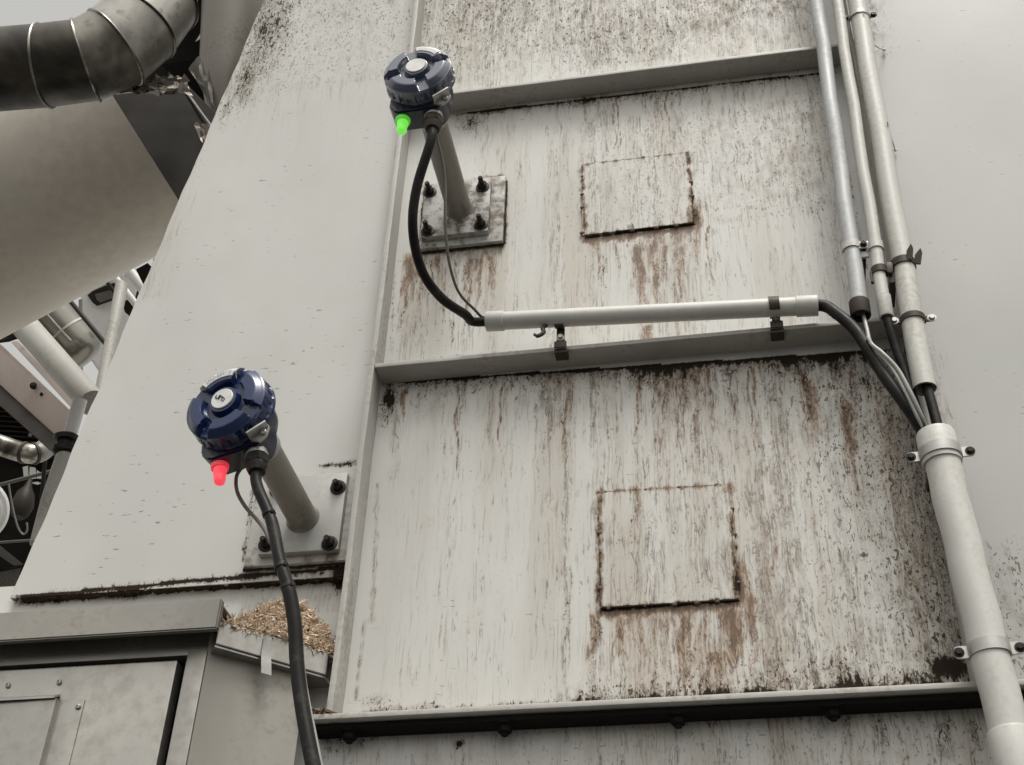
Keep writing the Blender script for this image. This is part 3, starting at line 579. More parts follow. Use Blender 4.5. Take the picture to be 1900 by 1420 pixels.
# ------------------------------------------------------------------ level sensors
def level_sensor(base, flange_px, bolts, plid, pad_y, tilt, lampx, glandx, RL, roll, lamp, lid_mat, label, badge, notch, plate_mat, bolt_stud, tagplate):
    b = P(*base, pad_y-.012); x, z = b.x, b.z
    t = thing('level_sensor', (x, pad_y, z), label, 'level sensor', 'level sensors on stand-off tubes')
    A = Vector((0, -1, 0))
    ax = Vector((tilt, -1, 0)).normalized()
    fp = [P(px, py, pad_y-.012) for px, py in flange_px]
    bm = nb(); bar(bm, (fp[0].x+fp[1].x)/2, (fp[2].x+fp[3].x)/2, pad_y-.012, pad_y+.0005, (fp[0].z+fp[3].z)/2, (fp[1].z+fp[2].z)/2, .0015)
    fo = finish(bm, 'flange_plate', plate_mat, t)
    for px, py in bolts:
        q = P(px, py, pad_y-.02); bm = nb(); hexbolt(bm, (q.x, pad_y-.012, q.z), A, .0088, .012, bolt_stud, turn=random.random())
        w = finish(bm, 'bolt', 'bolt', None); w.parent = fo
        for v in w.data.vertices: v.co -= t.location
    y0 = pad_y-.012; O = Vector((x, 0, z))
    def pt(p): return O+A*p                 # p measured from the wall plane outwards
    pN = plid-.118                          # where the neck starts
    bm = nb(); lathe(bm, pt(-y0), A, [(0, .0265), (.003, .0245), (.006, .0228), (pN+y0, .0226)], 40); finish(bm, 'stand_off_tube', 'tube', t)
    # housing centre line bends a little with tilt after the neck
    H = pt(pN); 
    bm = nb(); lathe(bm, H, A, [(-.004, .0245), (0, .0255), (.012, .0255), (.014, .0245)], 40); finish(bm, 'collar', 'steel', t)
    u = Vector((0, 0, 1)).cross(ax)*-1; u.normalize(); u = Vector((1, 0, 0)) if abs(tilt) < 1e-6 else u
    if u.x < 0: u = -u
    v = Vector((0, 0, 1)); u, v = u*math.cos(roll)+v*math.sin(roll), v*math.cos(roll)-u*math.sin(roll)
    def loc(a, c, p): return H+u*a+v*c+ax*(p-pN)
    bm = nb()
    lathe(bm, H, ax, [(.010, .0235), (.018, .030), (.030, .0385), (.040, .0445), (.050, .047), (.062, .048), (.084, .0485)], 56)
    # lower boss block carrying lamp and cable gland
    pf, pb = plid-.036, plid-.078
    prof = [(lampx-.020, -.024), (lampx-.021, -.050), (lampx-.013, -.063), (lampx-.004, -.067), (glandx+.008, -.067), (glandx+.015, -.062), (.044, -.040), (.042, -.015)]
    slab(bm, [loc(a, c, pb) for a, c in prof], ax*(pf-pb), .003)
    finish(bm, 'housing', 'housing_paint', t, ang=40)
    # the screw lid: gripped rim, hub, four notches and raised sectors
    Nn, Nr = 192, 44
    bm = nb(); front = plid
    def hgt(r, a):
        q = r/RL
        s = lambda e0, e1, xx: (lambda k: k*k*(3-2*k))(min(1, max(0, (xx-e0)/(e1-e0))))
        an = (a-notch) % (math.pi/2); dd = min(an, math.pi/2-an)*q*RL
        notchm = 1-s(.0045+.004*q, .0065+.004*q, dd)
        hub = 1-s(.335, .385, q)
        groove_end = s(.50, .56, q)
        sect = groove_end*(1-s(.80, .97, q)*.55)*(1-notchm*s(.46, .55, q))
        spoke = (1-s(.004, .006, dd-.000))*s(.30, .36, q)*(1-s(.55, .62, q))
        h = max(hub*.92, sect)
        return h*.0115-.0115-.003*s(.93, 1, q)
    rings = []
    for i in range(Nr+1):
        r = RL*(i/Nr)
        if i == 0: rings.append([bm.verts.new(loc(0, 0, front+hgt(0, 0)))]); continue
        rings.append([bm.verts.new(H+u*r*math.cos(2*math.pi*k/Nn)+v*r*math.sin(2*math.pi*k/Nn)+ax*(front-pN+hgt(r, 2*math.pi*k/Nn))) for k in range(Nn)])
    for k in range(Nn): bm.faces.new((rings[0][0], rings[1][k], rings[1][(k+1) % Nn]))
    for a_, b_ in zip(rings[1:], rings[2:]):
        for k in range(Nn): bm.faces.new((a_[k], b_[k], b_[(k+1) % Nn], a_[(k+1) % Nn]))
    side = [(-.0158, 1.0), (-.018, 1.01), (-.030, 1.015), (-.0315, 1.03), (-.037, 1.03), (-.039, .99), (-.039, .80)]
    prev = rings[-1]
    for j, (dp, rf) in enumerate(side):
        cur = []
        for k in range(Nn):
            g = 1.0
            if j in (1, 2): g = 1.0-.035*(1 if (k % 8) < 3 else 0)
            cur.append(bm.verts.new(H+(u*math.cos(2*math.pi*k/Nn)+v*math.sin(2*math.pi*k/Nn))*RL*rf*g+ax*(front-pN+dp)))
        for k in range(Nn): bm.faces.new((prev[k], cur[k], cur[(k+1) % Nn], prev[(k+1) % Nn]))
        prev = cur
    bm.faces.new(prev)
    lid = finish(bm, 'lid', lid_mat, t, ang=32)
    def sub(bm, name, mat, par=lid):
        w = finish(bm, name, mat, None); w.parent = par
        for vv in w.data.vertices: vv.co -= t.location
        return w
    bm = nb(); lathe(bm, loc(0, 0, front-.0015), ax, [(0, .0165), (.0022, .0165), (.003, .0158)], 44); sub(bm, 'badge', 'white_plastic')
    if badge:
        # the mark on the badge: a hook running into a bar with three legs
        k = .052/1578*1000*.001*.86
        def bp(x_, y_): return loc((x_-785)*.0000315, -(y_-690)*.0000400, front+.00155)
        bm = nb()
        for st in (spline([bp(545, 485), bp(495, 550), bp(530, 620), bp(585, 640), bp(640, 595), bp(700, 560)], 5), [bp(690, 560), bp(1045, 830)], [bp(720, 590), bp(650, 715)], [bp(835, 680), bp(780, 800)], [bp(935, 755), bp(850, 870)]):
            for a_, b_ in zip(st, st[1:]):
                m_ = (a_+b_)/2; d_ = (b_-a_); ang = math.atan2(d_.z, d_.dot(u))
                box(bm, m_, (d_.length+.001, .0005, .0019), Matrix.Rotation(-ang, 3, 'Y'))
        sub(bm, 'mark', 'ink')
    # white sticker lying on the slope of the top sector
    bm = nb(); a0, a1 = tagplate[0]-roll, tagplate[1]-roll; rows = []
    for lift in (.0009, -.0006):
        rows.append([[bm.verts.new(H+u*(RL*rq)*math.cos(a0+(a1-a0)*k/20)+v*(RL*rq)*math.sin(a0+(a1-a0)*k/20)+ax*(front-pN+hgt(RL*rq, a0+(a1-a0)*k/20)+lift)) for k in range(21)] for rq in (.66, .71, .76, .80, .84, .88, .91)])
    for A_, flip in ((rows[0], 1), (rows[1], -1)):
        for r_a, r_b in zip(A_, A_[1:]):
            for k in range(20): bm.faces.new((r_a[k], r_a[k+1], r_b[k+1], r_b[k])[::flip])
    for A_, B_ in ((rows[0][0], rows[1][0]), (rows[0][-1], rows[1][-1]), ([q[0] for q in rows[0]], [q[0] for q in rows[1]]), ([q[-1] for q in rows[0]], [q[-1] for q in rows[1]])):
        for k in range(len(A_)-1): bm.faces.new((A_[k], A_[k+1], B_[k+1], B_[k]))
    sub(bm, 'sticker', 'white_plastic')
    if badge:
        bm = nb()
        for row in (.70, .755, .81):
            for k in range(11):
                if random.random() < .2: continue
                a = a0+(a1-a0)*(.12+.76*k/11); r = RL*row; a2 = a+(a1-a0)*.045
                p_, q_ = [H+u*r*math.cos(w)+v*r*math.sin(w)+ax*(front-pN+hgt(r, w)+.0016) for w in (a, a2)]
                tube(bm, [p_, q_], .0003, 5)
        sub(bm, 'fine_print', 'label_grey')
    # lid lock: bent plate with a screw at lower right
    bm = nb(); L0 = [loc(a, c, plid-.030) for a, c in ((.026, -.062), (.052, -.043), (.055, -.050), (.050, -.064), (.040, -.070))]
    slab(bm, L0, ax*-.004, .0008); box(bm, loc(.0405, -.0545, plid-.024), (.030, .016, .003), Matrix.Rotation(-math.atan2(.019, .026), 3, 'Y'), .0006)
    lk = finish(bm, 'lock_plate', 'zinc', t)
    bm = nb(); lathe(bm, loc(.0475, -.0575, plid-.030), ax, [(0, .0042), (.0035, .0042), (.0042, .0034), (.0042, .0018), (.0022, .0017)], 18); sub(bm, 'screw', 'zinc', lk)
    # lamp and gland, both pointing down
    pm = (pf+pb)/2+.004
    bm = nb(); l0 = loc(lampx, -.0665, pm); lathe(bm, l0, -v, [(0, .0125), (.0035, .0125), (.0065, .0118), (.007, .0090)], 28); lo_ = finish(bm, 'indicator_lamp', lamp+'_base', t)
    bm = nb(); lathe(bm, l0, -v, [(.0065, .0092), (.012, .0092), (.0125, .0087), (.017, .0087), (.0175, .0083), (.026, .0081), (.030, .0068), (.0325, .0036)], 28); sub(bm, 'lens', lamp, lo_)
    g0 = loc(glandx, -.064, pm)
    bm = nb(); lathe(bm, g0, -v, [(0, .0135), (.006, .0135), (.0065, .0155), (.010, .0155), (.0105, .013)], 32); gl = finish(bm, 'gland_ring', 'zinc', t)
    bm = nb(); hexbolt(bm, g0-v*.0085, -v, .0165, .016, 0, False, .4); lathe(bm, g0-v*.024, -v, [(0, .0148), (.006, .0142), (.013, .0115)], 28); finish(bm, 'cable_gland', 'bolt' if badge else 'bracket', t)
    return t, g0-v*.036, v
PADL, PADU = -.0240, -.012
s1, g1, H1 = level_sensor((562, 962), [(478, 1030), (502, 886), (645, 878), (627, 1018)], [(625, 900), (609, 1004), (491, 1006), (512, 905)], .343, PADL, -.17, -.032, .024, .0600, .17,
    'lamp_red', 'navy', 'navy blue level sensor with glowing red lamp, lower left of the two', True, math.radians(53), 'steel', .020, (math.radians(74), math.radians(142)))
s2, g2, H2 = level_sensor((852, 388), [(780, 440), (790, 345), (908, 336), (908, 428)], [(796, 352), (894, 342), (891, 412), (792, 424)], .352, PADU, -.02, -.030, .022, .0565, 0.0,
    'lamp_green', 'navy_sheen', 'faded blue level sensor with glowing green lamp, higher of the two', False, math.radians(17), 'rusty_steel', .026, (math.radians(36), math.radians(99)))

# ------------------------------------------------------------------ conduits
def conduit(name, a, b, r, mat, label, y=-.075, ext=0.0, socks=(), smat=None, cat='conduit', group=None):
    A, B = P(*a, y), P(*b, y); d = (A-B).normalized(); A = A+d*ext
    t = thing(name, B, label, cat, group)
    bm = nb(); n = 14; pts = [B+(A-B)*k/n for k in range(n+1)]
    pts = [p+Vector((.0012*math.sin(k*1.9+r*900), 0, .0)) if 0 < k < n else p for k, p in enumerate(pts)]
    tube(bm, pts, r, 36, cap=False); tube(bm, [pts[0], pts[1], pts[-2], pts[-1]], r-.003, 36, cap=False)
    finish(bm, 'pipe_body', mat, t)
    for at, ln, rr, nm, mm in socks:        # at: distance from B up the pipe
        bm = nb(); o = B+d*at
        lathe(bm, o, d, [(0, rr-.003), (0, rr-.0006), (.0012, rr), (ln-.002, rr), (ln, rr-.0015), (ln, r-.001)], 36, cap=False)
        lathe(bm, o, d, [(0, rr-.003), (ln*.8, rr-.003)], 36, cap=False); finish(bm, nm, mm or mat, t)
    return t, A, B, d
G = 'upright conduits on the casing'
cl, Al, Bl, dl = conduit('conduit', (1515, 0), (1596, 578), .0131, 'conduit_blue', 'bluish thin conduit with dark end cap, leftmost of three uprights', ext=.35, socks=((-.010, .030, .0158, 'end_cap', 'bracket'),), group=G)
cm, Am, Bm_, dm = conduit('conduit', (1553, 0), (1645, 590), .0101, 'conduit', 'thinnest white conduit, middle of the three uprights', y=-.08, ext=.35, socks=((0, .045, .0112, 'end_socket', None),), group=G)
ct, At, Bt, dt = conduit('conduit', (1589, 0), (1716, 722), .0168, 'conduit', 'thick white upright conduit with open lower end, right of two thin ones', ext=.35, group=G)
cb, Ab, Bb, db = conduit('conduit', (1735, 806), (1893, 1440), .0243, 'conduit_big', 'thickest pale conduit at lower right swallowing the cables', y=-.08, ext=0, socks=((.5, .030, .0272, 'x', None),) if False else (), group=G)
L = (Ab-Bb).length
for at, ln in ((L-.052, .052), (.0, .055)):
    bm = nb(); o = Bb+db*at
    lathe(bm, o, db, [(0, .0245), (0.0005, .0272), (ln-.003, .0272), (ln, .0262), (ln, .0235)], 40, cap=False); lathe(bm, o, db, [(0, .0238), (ln, .0238)], 40, cap=False)
    finish(bm, 'end_socket', 'conduit_big', cb)
ch, Ah, Bh, dh = conduit('conduit', (1518, 567), (903, 597), .0150, 'conduit_big', 'short level grey conduit clipped along the flat bar', y=-.066, socks=((0, .030, .0168, 'end_socket', None),))
bm = nb(); o = Ah-dh*.034; lathe(bm, o, dh, [(0, .0145), (0.001, .0168), (.033, .0168), (.034, .0158), (.034, .0135)], 36, cap=False); finish(bm, 'end_socket', 'conduit_big', ch)

# ------------------------------------------------------------------ clamps
def saddle(px, A, B, d, r, h, mat, label, ear=.016, ears=(-1, 1), screw='bolt', name='pipe_clamp', thick=.0022, tilt=0.0):
    # nearest point of the pipe axis to the pixel
    best = min((abs((A+(B-A)*k/400 - P(px[0], px[1], (A.y+B.y)/2)).length), k) for k in range(401))[1]
    o = A+(B-A)*best/400
    out = Vector((0, -1, 0)); side = d.cross(out).normalized(); 
    if side.x < 0: side = -side
    out = out-d*out.dot(d); out.normalize()
    t = thing(name, o, label, 'pipe clamp', 'pipe clamps')
    bm = nb(); ringband(bm, o, d, r+.0003, r+thick, h, -.15, math.pi+.15, side, out); finish(bm, 'band', mat, t)
    for s in ears:
        bm = nb(); c = o+side*s*(r+ear*.5)+out*.0005
        rot = Matrix((side, out, d)).transposed()
        pts = []
        e0, e1 = ear*.55, ear*.5
        n = 8; hw = h/2*1.02
        for k in range(n+1):
            a = -math.pi/2+math.pi*k/n; pts.append(c+side*s*(ear*.5-hw*.6+hw*.9*math.cos(a)*.9)+d*hw*math.sin(a))
        pts = [c-side*s*ear*.5-d*hw]+pts+[c-side*s*ear*.5+d*hw]
        slab(bm, pts, out*thick*1.2, .0004); w = finish(bm, 'ear', mat, t)
        bm = nb(); hexbolt(bm, c+side*s*ear*.22+out*thick*1.2, out, .0048, .005, 0, True, random.random())
        q = finish(bm, 'screw', screw, None); q.parent = w
        for vv in q.data.vertices: vv.co -= t.location
    bm = nb(); box(bm, (o.x, (o.y+r*.5)/2, o.z), (r*1.1, abs(o.y)-r*.5, h*.9), None, .0008); finish(bm, 'mount_block', 'bracket', t)
    return t
saddle((1745, 845), Ab, Bb, db, .0272, .016, 'zinc', 'bright zinc saddle below the mouth of the thickest conduit', ear=.018)
saddle((1838, 1208), Ab, Bb, db, .0243, .017, 'zinc', 'bright zinc saddle low on the thickest conduit, near the bottom flange', ear=.018)
saddle((1697, 594), At, Bt, dt, .0168, .010, 'bracket', 'grey clamp with square bolt ear low on the thick upright conduit', ear=.015, screw='zinc')
saddle((1592, 34), At, Bt, dt, .0168, .010, 'zinc', 'clamp ring near the top of the photo on the thick upright conduit', ear=.011)
# twin saddle across the two thin conduits
def near(A, B, py, y):
    best = min((abs((A+(B-A)*k/600).z-P(1600, py, y).z), k) for k in range(601))[1]; return A+(B-A)*best/600
o1, o2 = near(Al, Bl, 459, -.075), near(Am, Bm_, 462, -.08)
t = thing('twin_clamp', (o1+o2)/2, 'small whitish double clamp joining the two thin upright conduits', 'pipe clamp', 'pipe clamps')
out = Vector((0, -1, 0)); sx = Vector((1, 0, 0))
for o, r, dd in ((o1, .0131, dl), (o2, .0101, dm)):
    bm = nb(); ringband(bm, o, dd, r+.0003, r+.0022, .015, -.2, math.pi+.2, sx, out); finish(bm, 'band', 'conduit', t)
bm = nb(); mid = (o1+o2)/2; box(bm, mid+out*.006, ((o2-o1).length-.021, .0025, .0145), None, .0006)
box(bm, mid-Vector((0, -.001, .015)), (.013, .005, .012), None, .001); finish(bm, 'bridge_plate', 'conduit', t)
bm = nb(); hexbolt(bm, mid+out*.0075, out, .0042, .006, 0, True); tube(bm, [mid+out*.004, Vector((mid.x, -.003, mid.z))], .005, 12); finish(bm, 'screw', 'bolt', t)
# dark winged clamp between middle and thick conduit
o1, o2 = near(Am, Bm_, 507, -.08), near(At, Bt, 500, -.075)
t = thing('winged_clamp', (o1+o2)/2, 'dark brown clamp with pointed wings on the middle and thick upright conduits', 'pipe clamp', 'pipe clamps')
for o, r, dd in ((o1, .0101, dm), (o2, .0168, dt)):
    bm = nb(); ringband(bm, o, dd, r+.0003, r+.0025, .013, -.3, math.pi+.3, sx, out); finish(bm, 'band', 'bracket', t)
bm = nb(); mid = Vector(((o1.x+.0101+o2.x-.0168)/2, -.078, (o1.z+o2.z)/2-.002)); box(bm, mid, (.012, .012, .022), Matrix.Rotation(.25, 3, 'Y'), .0015)
box(bm, mid+Vector((.002, .03, -.020)), (.010, .06, .014), None, .001); finish(bm, 'bridge_block', 'bracket', t)
for k, (dx, lean) in enumerate(((.008, .25), (.021, .35))):
    bm = nb(); c = o2+Vector((dx, -.019+k*.012, .004))
    slab(bm, [c+Vector((-.0045, 0, -.008)), c+Vector((.0045, 0, -.010)), c+Vector((.0055+lean*.012, -.004, .010)), c+Vector((.001+lean*.02, -.006, .019)), c+Vector((-.002, -.003, .008))], (0, .0025, 0), .0005); finish(bm, 'wing', 'bracket', t)
bm = nb(); c = o1+Vector((-.0125, -.004, -.010)); slab(bm, [c+Vector((-.002, 0, .012)), c+Vector((.002, 0, .012)), c+Vector((.002, 0, -.014)), c+Vector((-.003, 0, -.012))], (0, .006, 0), .0005); finish(bm, 'tail', 'bracket', t)
# beam clips holding the level conduit on the bar
for (px, py, cx, cy, lab, hook) in ((1037, 592, 1037, 641, 'dark beam clip with hook under the left part of the short level conduit', True), (1437, 571, 1437, 602, 'dark beam clip strapped over the right part of the short level conduit', False)):
    o = min(((Ah+(Bh-Ah)*k/600 for k in range(601))), key=lambda q: abs(q.x-P(px, py, -.066).x))
    t = thing('beam_clip', o, lab, 'pipe clip', 'beam clips under the short conduit')
    out = Vector((0, -1, 0)); up = Vector((0, 0, 1))
    bm = nb()
    if hook: ringband(bm, o, dh, .0153, .0175, .014, math.pi*.95, math.pi*1.55, out, up)
    else: ringband(bm, o, dh, .0153, .0180, .016, -.9, math.pi*1.2, out, up)
    finish(bm, 'strap', 'bracket', t)
    zb = Z2
    bm = nb(); zt = o.z-.014; box(bm, (o.x+.001, BD-.008, (zt+zb)/2+.004), (.013, .004, max(.012, zt-zb)), None, .0008); finish(bm, 'leg', 'bracket', t)
    bm = nb(); box(bm, (o.x+.001, BD+.004, zb-.0055), (.021, .022, .008), None, .0012); box(bm, (o.x+.001, BD-.011, zb+.003), (.020, .003, .013), None, .001)
    ja = finish(bm, 'jaw', 'bracket', t)
    bm = nb(); hexbolt(bm, (o.x+.001, BD-.0105, zb+.018), (0, -1, 0), .0045, .005, 0); finish(bm, 'screw', 'zinc', t)
    if hook:
        bm = nb(); q = o+Vector((-.020, 0, -.012)); tube(bm, spline([q, q+Vector((-.006, -.002, -.008)), q+Vector((-.004, -.004, -.019)), q+Vector((-.013, -.006, -.027)), q+Vector((-.019, -.006, -.023))], 6), [.0035]*20+[.0025]*5, 10)
        finish(bm, 'spring_hook', 'bracket', t)

# ------------------------------------------------------------------ cables
def cable(name, pts, w, mat, label, cat='cable', seg=14, wob=0.0, ties=()):
    pp = [P(a, b, y) for a, b, y in pts] if not isinstance(pts[0], Vector) else pts
    s = spline(pp, 10); bm = nb(); tube(bm, s, w, seg); o = finish(bm, name, mat)
    tag(o, label, cat)
    for k in ties:
        q = s[int(k*(len(s)-1))]; d = (s[min(len(s)-1, int(k*(len(s)-1))+1)]-q).normalized()
        wv = w[int(k*(len(s)-1))] if isinstance(w, list) else w
        bm = nb(); u, v, d = frame(d); ringband(bm, q, d, wv+.0002, wv+.0011, .005, 0, 2*math.pi*.999, u, v); box(bm, q+Vector((.7, -.7, 0))*(wv+.001), (.004, .004, .005), None, .0006)
        e = finish(bm, 'cable_tie', 'bolt', o)
    return o
def gp(g): return g
c1 = cable('power_cable', [g2+Vector((0, 0, .006)), g2-Vector((.001, 0, .03)), P(773, 350, -.27), P(766, 425, -.24), P(782, 500, -.19), P(818, 552, -.14), P(862, 583, -.09), Bh+Vector((-.02, 0, .002)), Bh+Vector((.03, 0, 0))], .0078, 'rubber', 'black cable looping from the upper sensor into the short level conduit')
cable('earth_wire', [P(806, 245, -.235), P(818, 285, -.23), P(826, 340, -.21), P(826, 410, -.19), P(832, 480, -.16), P(850, 540, -.12), P(880, 574, -.085), Bh+Vector((-.004, 0, .009)), Bh+Vector((.03, 0, .006))], .0024, 'wire_dark', 'thin brown wire beside the black cable of the upper sensor', 'wire', 8)
c2 = cable('power_cable', [g1+H1*.006, g1-H1*.022, P(504, 968, g1.y), P(519, 1040, g1.y-.004), P(536, 1095, g1.y-.004), P(547, 1160, g1.y), P(551, 1230, g1.y+.003), P(559, 1300, g1.y+.003), P(575, 1390, g1.y), P(598, 1500, g1.y)], [.0078]*20+[.0083]*20+[.0091]*51, 'rubber', 'thick black cable hanging down from the lower sensor past the cabinet', ties=(.20, .36, .44))
cable('earth_wire', [P(470, 862, -.25), P(451, 867, -.25), P(439, 884, -.25), P(440, 912, -.25), P(455, 940, -.25), P(478, 966, -.255), P(492, 985, -.262), P(503, 1010, -.265)], .0027, 'wire_dark', 'thin wire curling beside the cable of the lower sensor', 'wire', 8)
cable('earth_wire', [P(561, 1215, g1.y+.02), P(566, 1265, g1.y+.02), P(574, 1310, g1.y+.02), P(586, 1370, g1.y+.02), P(606, 1470, g1.y+.02)], .0022, 'wire', 'thin pale wire behind the thick hanging black cable', 'wire', 8)  # pale strand added as the rim highlight of the hanging cable
mouth = Ab
cable('power_cable', [Ah-dh*.05, Ah+dh*.004, P(1552, 582, -.072), P(1586, 611, -.08), P(1613, 651, -.088), P(1641, 697, -.094), P(1671, 738, -.096), P(1699, 778, -.09), P(1718, 812, -.083), P(1735, 870, -.08)], .0094, 'rubber', 'thick black cable bending from the level conduit down into the thickest conduit')
cable('signal_wire', [P(1602, 585, -.075), P(1609, 612, -.085), P(1616, 637, -.10), P(1638, 656, -.108), P(1666, 686, -.108), P(1689, 728, -.108), P(1708, 768, -.10), P(1722, 800, -.088), P(1740, 860, -.08)], .0031, 'wire', 'pale grey wire out of the dark end cap into the thickest conduit', 'wire', 10)
cable('signal_wire', [P(1609, 626, -.098), P(1628, 652, -.104), P(1655, 684, -.106), P(1680, 728, -.106), P(1700, 770, -.1), P(1714, 802, -.09), P(1732, 860, -.08)], .0026, 'wire', 'second grey wire lying along the black cable towards the thickest conduit', 'wire', 10)
cable('power_cable', [P(1642, 570, -.08), P(1650, 606, -.08), P(1663, 648, -.075), P(1682, 700, -.07), P(1702, 760, -.072), P(1730, 830, -.078), P(1745, 880, -.08)], .0068, 'rubber', 'dark cable out of the middle upright conduit')
cable('power_cable', [P(1714, 690, -.075), P(1723, 728, -.078), P(1733, 765, -.08), P(1743, 806, -.082), P(1752, 870, -.08)], .0074, 'rubber', 'short black cable between the thick conduit and the thickest one below')
for pts, lab in (([(1602, 20), (1606, 48), (1618, 78), (1632, 90), (1641, 92)], 'fine cobweb thread from the top clamp to the wall'), ([(1646, 226), (1652, 250), (1661, 278)], 'short cobweb thread beside the thick upright conduit')):
    q = [P(a, b, -.095+.088*(k/(len(pts)-1))**1.5) for k, (a, b) in enumerate(pts)]
    bm = nb(); s = spline(q, 6); tube(bm, s, .0009, 6)
    e = s[-1]; bmesh.ops.create_icosphere(bm, subdivisions=1, radius=1, matrix=Matrix.Translation(e) @ Matrix.Diagonal((.004, .002, .006, 1)))
    tag(finish(bm, 'cobweb', 'web'), lab, 'cobweb')

# ------------------------------------------------------------------ cabinet
YC, YL = -.128, -.160
zt = 2.510; zb = 2.464
cab = thing('control_cabinet', (-.95, YC, 1.6), 'grey metal cabinet with riveted door and overhanging lid at lower left', 'cabinet')
xc = -.7155
bm = nb(); slab(bm, [(-2.1, YL, zb), (xc, YL, zb), (xc, YL, zt), (-2.1, YL, zt)], (0, .012, 0), .002)
bar(bm, -2.1, xc-.004, YL+.0122, -.002, zt-.004, zt-.001, .0008); finish(bm, 'lid', 'stainless_dk', cab)
XE = P(385, 1205, YC).x                                             # front right corner of the body
ch0, ch1 = Vector((XE, YC, 0)), Vector((-.624, -.040, 0))
bm = nb()
def vslab(a, b, z0, z1, inward): slab(bm, [Vector((a.x, a.y, z0)), Vector((b.x, b.y, z0)), Vector((b.x, b.y, z1)), Vector((a.x, a.y, z1))], inward)
vslab(ch0+Vector((.0012, .0012, 0)), ch1, 1.6, 2.476, (-.004, .004, 0)); finish(bm, 'side_wall', 'cab_side', cab)
doorR, doorT = P(329, 1224, YC).x, P(329, 1224, YC).z
bm = nb(); bar(bm, -2.1, XE-.002, YC+.012, YC+.04, doorT+.012, zt-.006, .002); finish(bm, 'head_rail', 'stainless_dk', cab)
bm = nb(); bar(bm, doorR+.0135, XE+.0005, YC-.001, YC+.03, 1.6, doorT+.0115, .002); finish(bm, 'corner_post', 'stainless', cab)
bm = nb(); slab(bm, [(-2.1, YC+.035, 1.6), (XE-.02, YC+.035, 1.6), (XE-.02, YC+.035, 2.47), (-2.1, YC+.035, 2.47)], (0, .004, 0)); finish(bm, 'inner_back', 'black', cab)
bm = nb(); bar(bm, -2.1, doorR, YC+.001, YC+.025, 1.6, doorT, .0025)
for k in range(0):
    pass
door = finish(bm, 'door', 'stainless', cab)
def dsub(bm, name, mat):
    w = finish(bm, name, mat, None); w.parent = door
    for vv in w.data.vertices: vv.co -= cab.location
    return w
for px, py in ((13, 1270), (108, 1264), (31, 1305), (66, 1307), (100, 1299), (145, 1312)):
    p = P(px, py, YC-.003); bm = nb(); lathe(bm, (p.x, YC-.003 if py > 1290 else YC+.0008, p.z), (0, -1, 0), [(0, .0040), (.0012, .0040), (.003, .0030), (.0034, .0016), (.002, .0012)], 18); dsub(bm, 'rivet', 'zinc')
# folded cover strip with an upright hat fold
q = P(112, 1288, YC); bm = nb(); slab(bm, [(-2.1, YC+.0008, q.z), (q.x, YC+.0008, q.z), (q.x, YC-.014, q.z-.009), (-2.1, YC-.014, q.z-.009)], (0, .0, -.003)); 
qz = q.z-.011; xr = q.x+.004; xs = P(160, 1290, YC).x
prof = [(-2.1, -.003), (-1.13, -.003), (-1.10, -.0075), (xr-.002, -.0105), (xr, -.0035), ((xr+xs)/2, -.0055), (xs, -.0012)]
slab(bm, [Vector((x, YC+y, qz)) for x, y in prof]+[Vector((x, YC+y+.002, qz)) for x, y in prof[::-1]], (0, 0, -(qz-1.6)))
dsub(bm, 'cover_strip', 'stainless')
# tray along the bevelled corner, its upstand facing out
T0, T1 = Vector((-.7185, -.1455, 0)), Vector((-.596, -.036, 0)); tz0, tz1 = 2.4485, 2.4825
bm = nb(); dv = (T1-T0).normalized(); nv = Vector((dv.y, -dv.x, 0))
a, b = T0, T1
slab(bm, [Vector((a.x, a.y, tz0)), Vector((b.x, b.y, tz0)), Vector((b.x, b.y, tz1)), Vector((a.x, a.y, tz1))], -nv*.003, .0008)
slab(bm, [Vector((a.x, a.y, tz0-.0005))-nv*.0035, Vector((b.x, b.y, tz0-.0005))-nv*.0035, Vector((b.x, -.004, tz0-.0005)), Vector((a.x-.1, -.004, tz0-.0005))], (0, 0, -.003))
finish(bm, 'tray', 'stainless', cab)
# shavings heap lying in the tray
bm = nb(); tones = []
pk = P(560, 1112, -.055)
def heap(x, y):
    w = Vector((x, y, 0))-T0; s = w.dot(dv)/(T1-T0).length; dpt = -w.dot(nv)
    base = tz1-.006+min(dpt, .05)*.9
    ridge = .074*math.exp(-((s-.70)/.40)**2)*min(1, max(0, dpt)/.035)
    return base*.0+tz1-.004+ridge+min(.012, dpt*.25)
gx = 46; grid = {}
for i in range(gx+1):
    for j in range(22):
        s = 1.16*i/gx; dpt = .003+.075*j/21
        p = T0+(T1-T0)*s-nv*dpt
        if p.y > -.003: p.y = -.003
        p.x = min(p.x, -.589); z = heap(p.x, p.y)-.005+.0015*math.sin(i*2.3)*math.sin(j*1.7)
        grid[i, j] = bm.verts.new((p.x, p.y, z))
for i in range(gx):
    for j in range(21): bm.faces.new((grid[i, j], grid[i+1, j], grid[i+1, j+1], grid[i, j+1]))
tone0 = [.12]*len(bm.verts)
